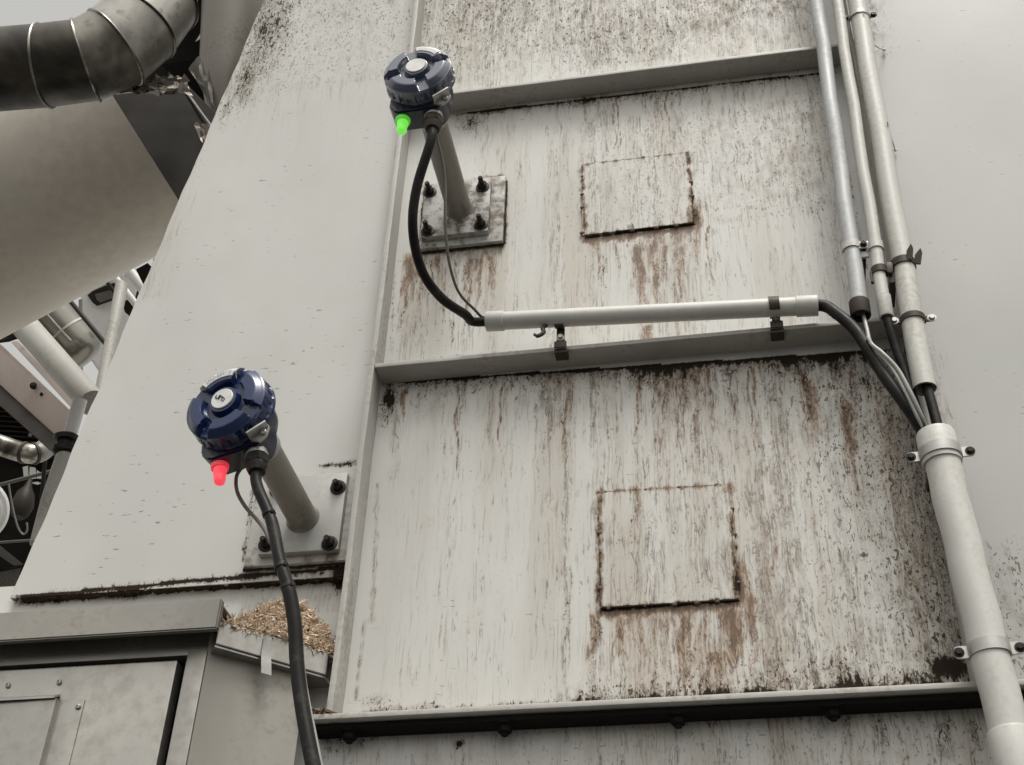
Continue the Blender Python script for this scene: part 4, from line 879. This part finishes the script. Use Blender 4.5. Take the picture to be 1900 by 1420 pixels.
def chip(c, rot, l, w, bend, tone):
    n = 4; rows = []
    for k in range(n+1):
        t = k/n-.5
        for sgn in (-1, 1):
            q = Vector((t*l, sgn*w/2*(1-.5*abs(t)*1.2), bend*(1-4*t*t)))
            bm.verts.new(c+rot @ q); bm.verts.new(c+rot @ (q+Vector((0, 0, .0007)))); tone0.extend([tone, tone])
    bm.verts.ensure_lookup_table(); o = len(bm.verts)-4*(n+1)
    V = lambda i: bm.verts[o+i]
    for k in range(n):
        a = 4*k; b = a+4
        bm.faces.new((V(a+1), V(b+1), V(b+3), V(a+3))); bm.faces.new((V(a), V(a+2), V(b+2), V(b)))
        bm.faces.new((V(a), V(b), V(b+1), V(a+1))); bm.faces.new((V(a+2), V(a+3), V(b+3), V(b+2)))
R_ = random.Random(11)
for k in range(2000):
    s = R_.random(); dpt = .002+.06*R_.random()**1.2
    p = T0+(T1-T0)*(.02+1.12*s)-nv*dpt; p.x = min(p.x, -.591)
    if p.y > -.006: p.y = -.006-R_.random()*.01
    z = heap(p.x, p.y)-.002+.007*R_.random()**2
    e = Matrix.Rotation(R_.uniform(0, 6.28), 3, 'Z') @ Matrix.Rotation(R_.gauss(-.12, .33), 3, 'Y') @ Matrix.Rotation(R_.gauss(.5, .6), 3, 'X')
    chip(Vector((p.x, p.y, z)), e, R_.uniform(.012, .036), R_.uniform(.0010, .0030), R_.uniform(-.001, .003), min(1, max(0, R_.gauss(.72, .22))))
o = finish(bm, 'wood_shavings', 'shavings', None, ang=60)
at = o.data.attributes.new('tone', 'FLOAT', 'POINT'); at.data.foreach_set('value', tone0[:len(o.data.vertices)])
tag(o, 'heap of pale wood shavings spilled in the tray beside the cabinet', 'wood shavings', None, 'stuff')
# shavings and dirt caught at the left end of the flange
bm = nb(); tone0 = []
for k in range(150):
    x = R_.uniform(-.622, -.575); y = R_.uniform(-.05, -.004); z = ZF+.0085+.004*R_.random()+.012*max(0, (-.585-x)/.04)*R_.random()
    chip(Vector((x, y, z)), Matrix.Rotation(R_.uniform(0, 6.28), 3, 'Z') @ Matrix.Rotation(R_.gauss(0, .4), 3, 'Y'), R_.uniform(.006, .02), R_.uniform(.001, .003), .001, min(1, max(0, R_.gauss(.25, .25))))
o = finish(bm, 'wood_shavings', 'shavings', None, ang=60)
at = o.data.attributes.new('tone', 'FLOAT', 'POINT'); at.data.foreach_set('value', tone0[:len(o.data.vertices)])
tag(o, 'scattered dark shavings on the left end of the bottom flange', 'wood shavings', None, 'stuff')
bm = nb(); tone0 = []
for k in range(420):
    x = R_.uniform(-.57, .235); y = R_.uniform(-.03, -.002)
    chip(Vector((x, y, ZF+.0085+.002*R_.random())), Matrix.Rotation(R_.uniform(0, 6.28), 3, 'Z') @ Matrix.Rotation(R_.gauss(0, .5), 3, 'Y'), R_.uniform(.004, .013), R_.uniform(.001, .003), .001, min(1, max(0, R_.gauss(.2, .25))))
o = finish(bm, 'wood_shavings', 'shavings', None, ang=60)
at = o.data.attributes.new('tone', 'FLOAT', 'POINT'); at.data.foreach_set('value', tone0[:len(o.data.vertices)])
tag(o, 'crumbs of dark dirt and shavings along the bottom flange ledge', 'debris', None, 'stuff')
# tape strip hanging off the tray
m = T0+(T1-T0)*.44; bm = nb()
st = [Vector((m.x, m.y, 2.476))+nv*.002, Vector((m.x, m.y, 2.452))+nv*.0022, Vector((m.x, m.y, 2.437))+nv*.005+dv*.001, Vector((m.x, m.y, 2.422))+nv*.006+dv*.003]
sp_ = spline(st, 5); fr = [bm.verts.new(q+dv*s*.0075) for q in sp_ for s in (-1, 1)]; bk = [bm.verts.new(q+dv*s*.0075-nv*.0008) for q in sp_ for s in (-1, 1)]
for k in range(len(sp_)-1):
    a = 2*k; bm.faces.new((fr[a], fr[a+1], fr[a+3], fr[a+2])); bm.faces.new((bk[a], bk[a+2], bk[a+3], bk[a+1])); bm.faces.new((fr[a], fr[a+2], bk[a+2], bk[a])); bm.faces.new((fr[a+1], bk[a+1], bk[a+3], fr[a+3]))
bm.faces.new((fr[-2], fr[-1], bk[-1], bk[-2])); bm.faces.new((fr[0], bk[0], bk[1], fr[1]))
tag(finish(bm, 'tape_strip', 'tape'), 'short strip of pale tape hanging off the tray edge', 'tape')

# ------------------------------------------------------------------ left: chute, elbow duct, cone and scrap
ax0, ax1 = PD(-120, 444, 4.3), PD(345, 196, 4.3)
rr = .371
chu = thing('feed_chute', ax0, 'big beige round chute seen from below, between duct and scaffold', 'chute')
d = (ax1-ax0).normalized()
bm = nb(); lathe(bm, ax0-d*1.5, d, [(0, rr), (1.0, rr), (2.0, rr), (1.5+(ax1-ax0).length+.35, rr)], 96); finish(bm, 'barrel', 'beige', chu)
zz = PD(300, 270, 3.15).z
pp_ = [PZ(x, y, zz) for x, y in ((212, 184), (335, 374), (420, 215), (380, 120), (285, 178))]
bm = nb(); slab(bm, [PD(208, 176, 3.22), PD(334, 376, 3.02), PD(440, 250, 3.12), PD(352, 162, 3.30)], ray(330, 250).normalized()*.012, .001); finish(bm, 'end_plate', 'brown_plate', chu)
bm = nb(); tube(bm, [PD(345, 170, 3.27), PD(396, 240, 3.10)], .003, 8); finish(bm, 'plate_rim', 'cone', chu)
# segmented elbow
duct = thing('elbow_duct', PD(100, 118, 2.9), 'dirty galvanised segmented elbow duct at top left', 'duct')
path = [PD(-260, 150, 2.9), PD(82, 122, 2.9), PD(160, 112, 2.9), PD(214, 88, 2.92), PD(258, 48, 2.95), PD(292, 2, 3.0), PD(318, -80, 3.1)]
R0 = .088
def ell_ring(bm, p, n, r, seg=44):
    u, v, n = frame(n); return [bm.verts.new(p+(u*math.cos(2*math.pi*k/seg)+v*math.sin(2*math.pi*k/seg))*r) for k in range(seg)]
prev = None; dm_ = ['duct_dark', 'duct_dark', 'duct_mid', 'duct_light', 'duct_light', 'duct_light']
for i, p in enumerate(path):
    n = (path[min(i+1, len(path)-1)]-p).normalized()+(p-path[max(i-1, 0)]).normalized()
    if i: 
        bm = nb(); a_ = ell_ring(bm, path[i-1], pn, R0*(1.0+.03*(i > 3)), 64); b_ = ell_ring(bm, p, n, R0*(1.0+.03*(i > 2)), 64)
        for k in range(64): bm.faces.new((a_[k], a_[(k+1) % 64], b_[(k+1) % 64], b_[k]))
        finish(bm, 'duct_pipe' if i == 1 else 'elbow_segment', dm_[i-1], duct, ang=60)
    pn = n
for i in range(1, len(path)-1):
    n = (path[i+1]-path[i]).normalized()+(path[i]-path[i-1]).normalized(); u, v, n = frame(n)
    bm = nb(); rr_ = R0*(1.0+.03*(i > 2))+.001; seg = 48
    A = [[bm.verts.new(path[i]+(u*math.cos(2*math.pi*k/seg)+v*math.sin(2*math.pi*k/seg))*(rr_+.0032*math.cos(2*math.pi*j/8))+n.normalized()*.0032*math.sin(2*math.pi*j/8)) for j in range(8)] for k in range(seg)]
    for k in range(seg):
        for j in range(8): bm.faces.new((A[k][j], A[(k+1) % seg][j], A[(k+1) % seg][(j+1) % 8], A[k][(j+1) % 8]))
    finish(bm, 'seam_bead', 'galv', duct)
# dark cone hopper behind the slanted edge
hop = thing('hopper_cone', PD(398, 226, 3.35), 'grey steel cone narrowing down behind the slanted casing edge', 'hopper')
bm = nb(); a, b = PD(404, 258, 3.35), PD(440, -70, 3.6); dd = (b-a).normalized()
lathe(bm, a, dd, [(0, .012), (.10, .040), (.22, .066), ((b-a).length, .088)], 64); finish(bm, 'cone_skin', 'cone', hop, ang=50)
# dark framework plates between duct and cone; the widest black sheet stands for shadow
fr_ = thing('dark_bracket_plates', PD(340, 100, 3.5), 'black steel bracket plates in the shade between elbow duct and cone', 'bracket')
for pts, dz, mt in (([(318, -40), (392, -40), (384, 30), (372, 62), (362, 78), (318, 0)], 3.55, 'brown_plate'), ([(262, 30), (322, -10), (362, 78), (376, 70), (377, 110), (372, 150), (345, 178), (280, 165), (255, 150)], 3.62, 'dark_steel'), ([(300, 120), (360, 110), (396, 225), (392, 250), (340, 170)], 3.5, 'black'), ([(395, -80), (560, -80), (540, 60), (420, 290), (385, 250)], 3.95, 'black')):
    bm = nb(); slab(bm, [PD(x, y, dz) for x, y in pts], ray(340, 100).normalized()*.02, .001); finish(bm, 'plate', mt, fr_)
def dep_(px, py, y=.006): return (y-CAM.y)/ray(px, py).y
def crumple(name, pts, dep, mat, label, cat, amp=.012, n=14):
    A, B, C_, D_ = [PD(x, y, d) for (x, y), d in zip(pts, dep)]
    bm = nb(); g = {}; r = random.Random(len(label))
    for i in range(n+1):
        for j in range(n+1):
            s, t = i/n, j/n; p = (A*(1-s)+B*s)*(1-t)+(D_*(1-s)+C_*s)*t
            e = amp*(r.random()-.5)*2
            off = Vector((r.gauss(0, .3), r.gauss(0, 1), r.gauss(0, .6)))*e
            g[i, j] = bm.verts.new(p+off)
    for i in range(n):
        for j in range(n): bm.faces.new((g[i, j], g[i+1, j], g[i+1, j+1], g[i, j+1]))
    bmesh.ops.solidify(bm, geom=bm.faces[:], thickness=.0015)
    return tag(finish(bm, name, mat, None, ang=20), label, cat)
crumple('foil_wrap', [(205, 172), (262, 148), (342, 140), (356, 176)], [2.95, 3.0, 3.15, 3.1], 'foil', 'crumpled foil wrapping under the elbow duct', 'foil', .011, 12)
crumple('torn_flashing', [(350, 128), (382, 90), (398, 215), (374, 165)], [3.42, 3.42, 3.30, 3.38], 'cone', 'torn sheet metal flashing dangling beside the grey cone', 'flashing', .006, 6)
crumple('torn_sealant', [(360, 228), (392, 232), (400, 262), (372, 262)], [dep_(360, 228), dep_(392, 232), dep_(400, 262), dep_(372, 262)], 'foil', 'torn scrap of sealant at the slanted casing edge', 'sealant', .006, 6)

# ------------------------------------------------------------------ background through the gap on the left
def pipe_px(bm, a, b, w, d0, d1=None, seg=24):
    d1 = d1 or d0; A, B = PD(*a, d0), PD(*b, d1); tube(bm, [A, (A+B)/2, B], [w/2*d0/F, w/2*(d0+d1)/2/F, w/2*d1/F], seg)
def single(name, bm, mat, label, cat, group=None): return tag(finish(bm, name, mat), label, cat, group)
ves = thing('clad_vessel', PD(140, 640, 7), 'grey clad vessel with banded sheets and rounded end beyond the chute', 'vessel')
a, b = PD(62, 556, 7.0), PD(158, 662, 7.0); dd = (b-a).normalized(); R7 = 46*7/F
bm = nb(); lathe(bm, a-dd*.8, dd, [(0, R7), (.8+(b-a).length*.80, R7), (.8+(b-a).length*.92, R7*.96), (.8+(b-a).length*1.0, R7*.84), (.8+(b-a).length*1.05, R7*.6), (.8+(b-a).length*1.07, .01)], 56); finish(bm, 'shell', 'far_grey', ves)
for s in (.30, .62):
    bm = nb(); u, v, w = frame(dd); ringband(bm, a+dd*(b-a).length*s, dd, R7, R7+.005, .012, 0, 6.28, u, v, 56); finish(bm, 'cladding_band', 'zinc', ves)
bm = nb(); u, v, w = frame(dd); q = (CAM-a).normalized(); q = (q-dd*q.dot(dd)).normalized(); tube(bm, [a-dd*.2+q*R7, b-dd*.08+q*R7], .006, 8); finish(bm, 'cladding_strip', 'zinc', ves)
# white sheeted building with dark window far behind
bld = thing('white_building', PD(190, 600, 14), 'white sheeted building with one dark rounded window beyond the pipes', 'building')
bm = nb(); slab(bm, [PD(150, 545, 14), PD(185, 520, 14), PD(222, 500, 14), PD(246, 520, 14), PD(262, 560, 14), PD(240, 640, 14), PD(190, 700, 14), PD(150, 640, 14)], ray(200, 600)*1.2, .02); finish(bm, 'wall', 'offwhite', bld)
bm = nb()
wp = [(162, 548), (172, 540), (200, 528), (216, 524), (214, 556), (180, 568), (172, 562)]
slab(bm, [PD(x, y, 13.96) for x, y in wp], ray(190, 550)*.03); wn = finish(bm, 'window', 'dark_steel', bld)
bm = nb(); slab(bm, [PD(x, y, 13.93) for x, y in ((176, 546), (198, 540), (212, 538), (208, 554), (186, 562), (179, 556))], ray(190, 550)*.02); p_ = finish(bm, 'pane', 'far_grey', None); p_.parent = wn
for vv in p_.data.vertices: vv.co -= bld.location
# scaffold pipes
GP = 'steel pipes in the gap left of the casing'
bm = nb(); pipe_px(bm, (38, 596), (172, 748), 50, 5.2, 4.6, 36); big = single('steel_pipe', bm, 'far_pipe', 'thick pale diagonal pipe crossing the gap above the pinkish beam', 'pipe', GP)
bm = nb(); pipe_px(bm, (226, 528), (186, 736), 23, 5.6, 5.2); single('steel_pipe', bm, 'far_pipe', 'upright leaning pole close to the slanted casing edge', 'pipe', GP)
bm = nb(); pipe_px(bm, (214, 516), (262, 578), 13, 5.9); single('steel_pipe', bm, 'offwhite', 'thin white brace meeting the leaning pole at its top', 'pipe', GP)
bm = nb(); pipe_px(bm, (128, 556), (204, 648), 9, 6.4, 6.2, 12); single('steel_rod', bm, 'dark_steel', 'thin dark rod slanting over the clad vessel', 'rod')
bm = nb(); pipe_px(bm, (228, 490), (300, 580), 20, 9.0); single('steel_pipe', bm, 'offwhite', 'white slanting pipe just below the edge of the chute', 'pipe', GP)
bm = nb(); slab(bm, [PD(x, y, 8) for x, y in ((252, 500), (274, 488), (298, 512), (274, 545))], ray(260, 510)*.05); single('beam_end', bm, 'black', 'black end of a beam under the right end of the chute', 'beam')
bm = nb(); slab(bm, [PD(x, y, 7) for x, y in ((226, 562), (236, 556), (256, 578), (252, 590), (242, 588), (232, 580))], ray(240, 570)*.06); single('hanging_bracket', bm, 'brown_plate', 'dark bracket beside the leaning pole at the casing edge', 'bracket')
bm = nb(); slab(bm, [PD(x, y, 9.5) for x, y in ((256, 532), (266, 540), (258, 565), (250, 556))], ray(240, 570)*.06)
slab(bm, [PD(x, y, 9.5) for x, y in ((231, 512), (240, 506), (244, 514), (236, 516))], ray(240, 510)*.06); single('hanging_bracket', bm, 'dark_steel', 'small dark plates on the white pipe high in the gap', 'bracket')
crumple('torn_flashing', [(284, 484), (296, 472), (300, 482), (287, 497)], [dep_(284, 484), dep_(296, 472), dep_(300, 482), dep_(287, 497)], 'foil', 'small ragged scrap at the slanted edge below the chute', 'flashing', .006, 5)
for a_, b_, w_, d_, m_, lab in (((196, 520), (262, 612), 7, 8.2, 'dark_steel', 'thin black rod behind the leaning pole'), ((150, 556), (150, 690), 8, 9.0, 'far_pipe', 'narrow grey downpipe behind the clad vessel'),
        ((-20, 700), (96, 812), 9, 8.6, 'dark_rail', 'thin grey rail under the pinkish beam'), ((-20, 905), (120, 868), 7, 8.4, 'dark_rail', 'thin dull pipe crossing the dark shed'), ((-20, 1008), (95, 1000), 5, 8.4, 'dark_rail', 'faint level rail low on the dark shed'), ((84, 850), (70, 1010), 8, 8.3, 'dark_steel', 'dark upright pipe against the shed wall')):
    bm = nb(); pipe_px(bm, a_, b_, w_, d_, None, 14); single('steel_pipe', bm, m_, lab, 'pipe', GP)
bm = nb(); lathe(bm, PD(44, 930, 8.2), Vector((0, 0, 1)), [(-.12, .03), (-.10, .05), (-.03, .068), (.05, .055), (.10, .025), (.16, .012)], 24); single('hanging_bag', bm, 'dark_steel', 'dark rounded bag hanging in front of the dark shed', 'bag')
# pinkish I-beam
ib = thing('steel_beam', PD(60, 720, 5.6), 'pinkish primed steel beam with two bolts, slanting down to the casing', 'beam')
n_ = ray(60, 720)
bm = nb(); slab(bm, [PD(-60, 592, 5.7), PD(5, 642, 5.6), PD(135, 766, 5.3), PD(118, 822, 5.3), PD(-60, 660, 5.7)], n_*.012, .002); finish(bm, 'web', 'pink', ib)
bm = nb(); slab(bm, [PD(20, 634, 5.35), PD(33, 632, 5.35), PD(140, 745, 5.1), PD(135, 760, 5.1)], n_*.03, .002); finish(bm, 'top_flange', 'pink', ib)
bm = nb(); slab(bm, [PD(-60, 660, 5.69), PD(118, 822, 5.29), PD(108, 838, 5.2), PD(95, 838, 5.2), PD(-60, 700, 5.5)], n_*.02, .002); finish(bm, 'bottom_flange', 'brown_plate', ib)
for px, py in ((62, 716), (78, 732)):
    bm = nb(); hexbolt(bm, PD(px, py, 5.44), -n_, .010, .028, .036); finish(bm, 'bolt', 'bolt', ib)
bm = nb(); slab(bm, [PD(-30, 622, 5.2), PD(50, 598, 5.2), PD(56, 612, 5.2), PD(52, 622, 5.15), PD(16, 634, 5.2), PD(-30, 640, 5.2)], n_*.03, .002); single('cross_beam', bm, 'dark_steel', 'dark cross member above the pinkish beam', 'beam')
# stub pipe with dark flange joint and the leaning post under it
st = thing('flanged_post', PD(120, 830, 4.3), 'short white pipe with dark flange joint on a leaning post', 'post')
bm = nb(); pipe_px(bm, (149, 742), (128, 812), 26, 4.35, 4.3); finish(bm, 'stub_pipe', 'offwhite', st)
bm = nb(); A, B = PD(125, 808, 4.3), PD(121, 832, 4.28); lathe(bm, A, B-A, [(0, .034), (.006, .042), (.020, .042), (.022, .030), ((B-A).length-.006, .030), ((B-A).length, .040), ((B-A).length+.014, .040), ((B-A).length+.03, .028), ((B-A).length+.06, .024)], 32); finish(bm, 'flange_joint', 'bolt', st)
bm = nb(); A, B = PD(122, 850, 4.25), PD(66, 1010, 4.0); tube(bm, [A, (A+B)/2, B], [.032, .030, .018], 24); finish(bm, 'leg', 'far_pipe', st)
# dark shed with slatted siding
M['sky_panel'] = paint('bright panel', (.8, .8, .78), .5, .5, (.3, .3, .28), 3)  # pale panels painted as bright sky seen through holes in the siding
shed = thing('dark_shed', PD(40, 880, 9), 'black slatted shed wall with a few bright openings at lower left', 'shed')
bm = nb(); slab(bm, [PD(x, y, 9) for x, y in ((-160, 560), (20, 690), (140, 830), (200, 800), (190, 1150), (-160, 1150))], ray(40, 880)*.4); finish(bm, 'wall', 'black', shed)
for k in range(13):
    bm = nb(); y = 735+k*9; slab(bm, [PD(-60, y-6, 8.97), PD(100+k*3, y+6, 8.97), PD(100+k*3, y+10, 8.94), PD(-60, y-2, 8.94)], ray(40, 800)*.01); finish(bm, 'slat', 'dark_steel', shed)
for pts in ([(52, 808), (58, 794), (64, 793), (64, 802), (57, 812)], [(42, 867), (52, 864), (53, 888), (44, 884)], [(55, 866), (66, 868), (67, 888), (54, 890)], [(68, 872), (77, 878), (77, 889), (68, 888)], [(56, 896), (70, 894), (77, 897), (70, 900)]):
    bm = nb(); slab(bm, [PD(x, y, 8.96) for x, y in pts], ray(40, 880)*.01); finish(bm, 'sky_panel', M['sky_panel'], shed)
bm = nb()
q = spline([PD(-40, 812, 6), PD(0, 826, 6), PD(36, 838, 6), PD(62, 842, 6), (PD(82, 834, 6.1)), PD(96, 815, 6.4)], 6); tube(bm, q, 19*6/F, 24)
el = thing('bent_pipe', PD(40, 838, 6), 'dull metal pipe bend in front of the dark shed', 'pipe', GP)
finish(bm, 'pipe_bend', 'galv', el)
for i in (14, 18):
    bm = nb(); n = (q[i+1]-q[i]); u, v, n = frame(n); ringband(bm, q[i], n, .045, .050, .014, 0, 6.28, u, v); finish(bm, 'joint_ring', 'bracket', el)
# white round tank
tk = thing('round_tank', PD(-20, 940, 5), 'white rounded tank end at the left border', 'tank')
bm = nb(); A = PD(-42, 948, 5.0); n = (CAM-A).normalized(); n = (n+Vector((.45, 0, -.1))).normalized()
lathe(bm, A-n*.25, n, [(0, .128), (.2, .128), (.235, .122), (.25, .108), (.252, .09), (.262, .085), (.27, .05), (.272, .005)], 56); finish(bm, 'shell', 'offwhite', tk)
bm = nb(); tube(bm, spline([PD(16, 898, 5), PD(22, 935, 5), PD(32, 975, 5), PD(42, 991, 5), PD(50, 985, 5), PD(50, 970, 5)], 8), .0035, 10); tag(finish(bm, 'wire_hook', 'wire'), 'bent wire hook hanging beside the white tank', 'hook')
bm = nb(); slab(bm, [PD(x, y, 4.6) for x, y in ((-30, 998), (2, 1014), (44, 1048), (26, 1050), (-30, 1012))], ray(20, 1030)*.04, .002); tag(finish(bm, 'diagonal_strut', 'stainless_dk'), 'grey diagonal strut under the white tank', 'strut')
br = thing('pipe_bracket', PD(15, 1085, 3.6), 'grey sheet bracket at left border above the cabinet lid', 'bracket')
bm = nb(); slab(bm, [PD(x, y, 3.6) for x, y in ((-30, 1066), (40, 1052), (36, 1072), (20, 1118), (-30, 1120))], ray(10, 1090)*.01, .002); finish(bm, 'sheet', 'stainless', br)
bm = nb(); slab(bm, [PD(x, y, 3.55) for x, y in ((-30, 1056), (42, 1049), (40, 1054), (-30, 1066))], ray(10, 1060)*.06, .002); finish(bm, 'top_fold', 'bolt', br)
bm = nb(); tube(bm, [PD(-40, 1128, 3.4), PD(22, 1121, 3.4)], .010, 16); finish(bm, 'rod', 'offwhite', br)

# ------------------------------------------------------------------ ground
bm = nb(); bmesh.ops.create_grid(bm, x_segments=8, y_segments=8, size=900); structure(finish(bm, 'ground', 'concrete', None, False))
M['bounce_pale'] = paint('pale bounce slab', (.5, .485, .45), .85, .4, (.3, .29, .27), 1.2, fine=25)  # pale slab added out of view to bounce light onto the chute
bm = nb(); box(bm, (-8, 20, .05), (60, 34, .1), None, .01); structure(finish(bm, 'bounce_slab', 'bounce_pale', None, False))

# ------------------------------------------------------------------ light
az, elv = math.radians(26), math.radians(64)     # sun to the right and in front of the wall, veiled by cloud
sv = Vector((math.sin(az)*math.cos(elv), -math.cos(az)*math.cos(elv), math.sin(elv)))
w = bpy.data.worlds.new('World'); S.world = w; w.use_nodes = True; nt = w.node_tree
bg = nt.nodes['Background']; sky = nt.nodes.new('ShaderNodeTexSky'); sky.sky_type = 'NISHITA'; sky.sun_disc = False
sky.sun_elevation = elv; sky.sun_rotation = math.atan2(sv.x, sv.y); sky.air_density = 1.0; sky.dust_density = 4.0; sky.ozone_density = 1.0
hs = nt.nodes.new('ShaderNodeHueSaturation'); hs.inputs['Saturation'].default_value = .05
nt.links.new(sky.outputs[0], hs.inputs['Color'])
wm = nt.nodes.new('ShaderNodeMix'); wm.data_type = 'RGBA'; wm.blend_type = 'MULTIPLY'; wm.inputs['Factor'].default_value = 1
nt.links.new(hs.outputs[0], wm.inputs[6]); wm.inputs[7].default_value = (1.0, .982, .930, 1)
nt.links.new(wm.outputs[2], bg.inputs['Color']); bg.inputs['Strength'].default_value = .15
sd = bpy.data.lights.new('sun', 'SUN'); sd.energy = 1.5; sd.angle = math.radians(20); sd.color = (1, .97, .92)
so = bpy.data.objects.new('sun', sd); COL.objects.link(so); so.rotation_euler = (-sv).to_track_quat('-Z', 'Y').to_euler(); so.location = (3, -6, 8)
vs = S.view_settings; vs.view_transform = 'Standard'; vs.look = 'None'; vs.exposure = .52; vs.gamma = 1
S.cycles.max_bounces = 6
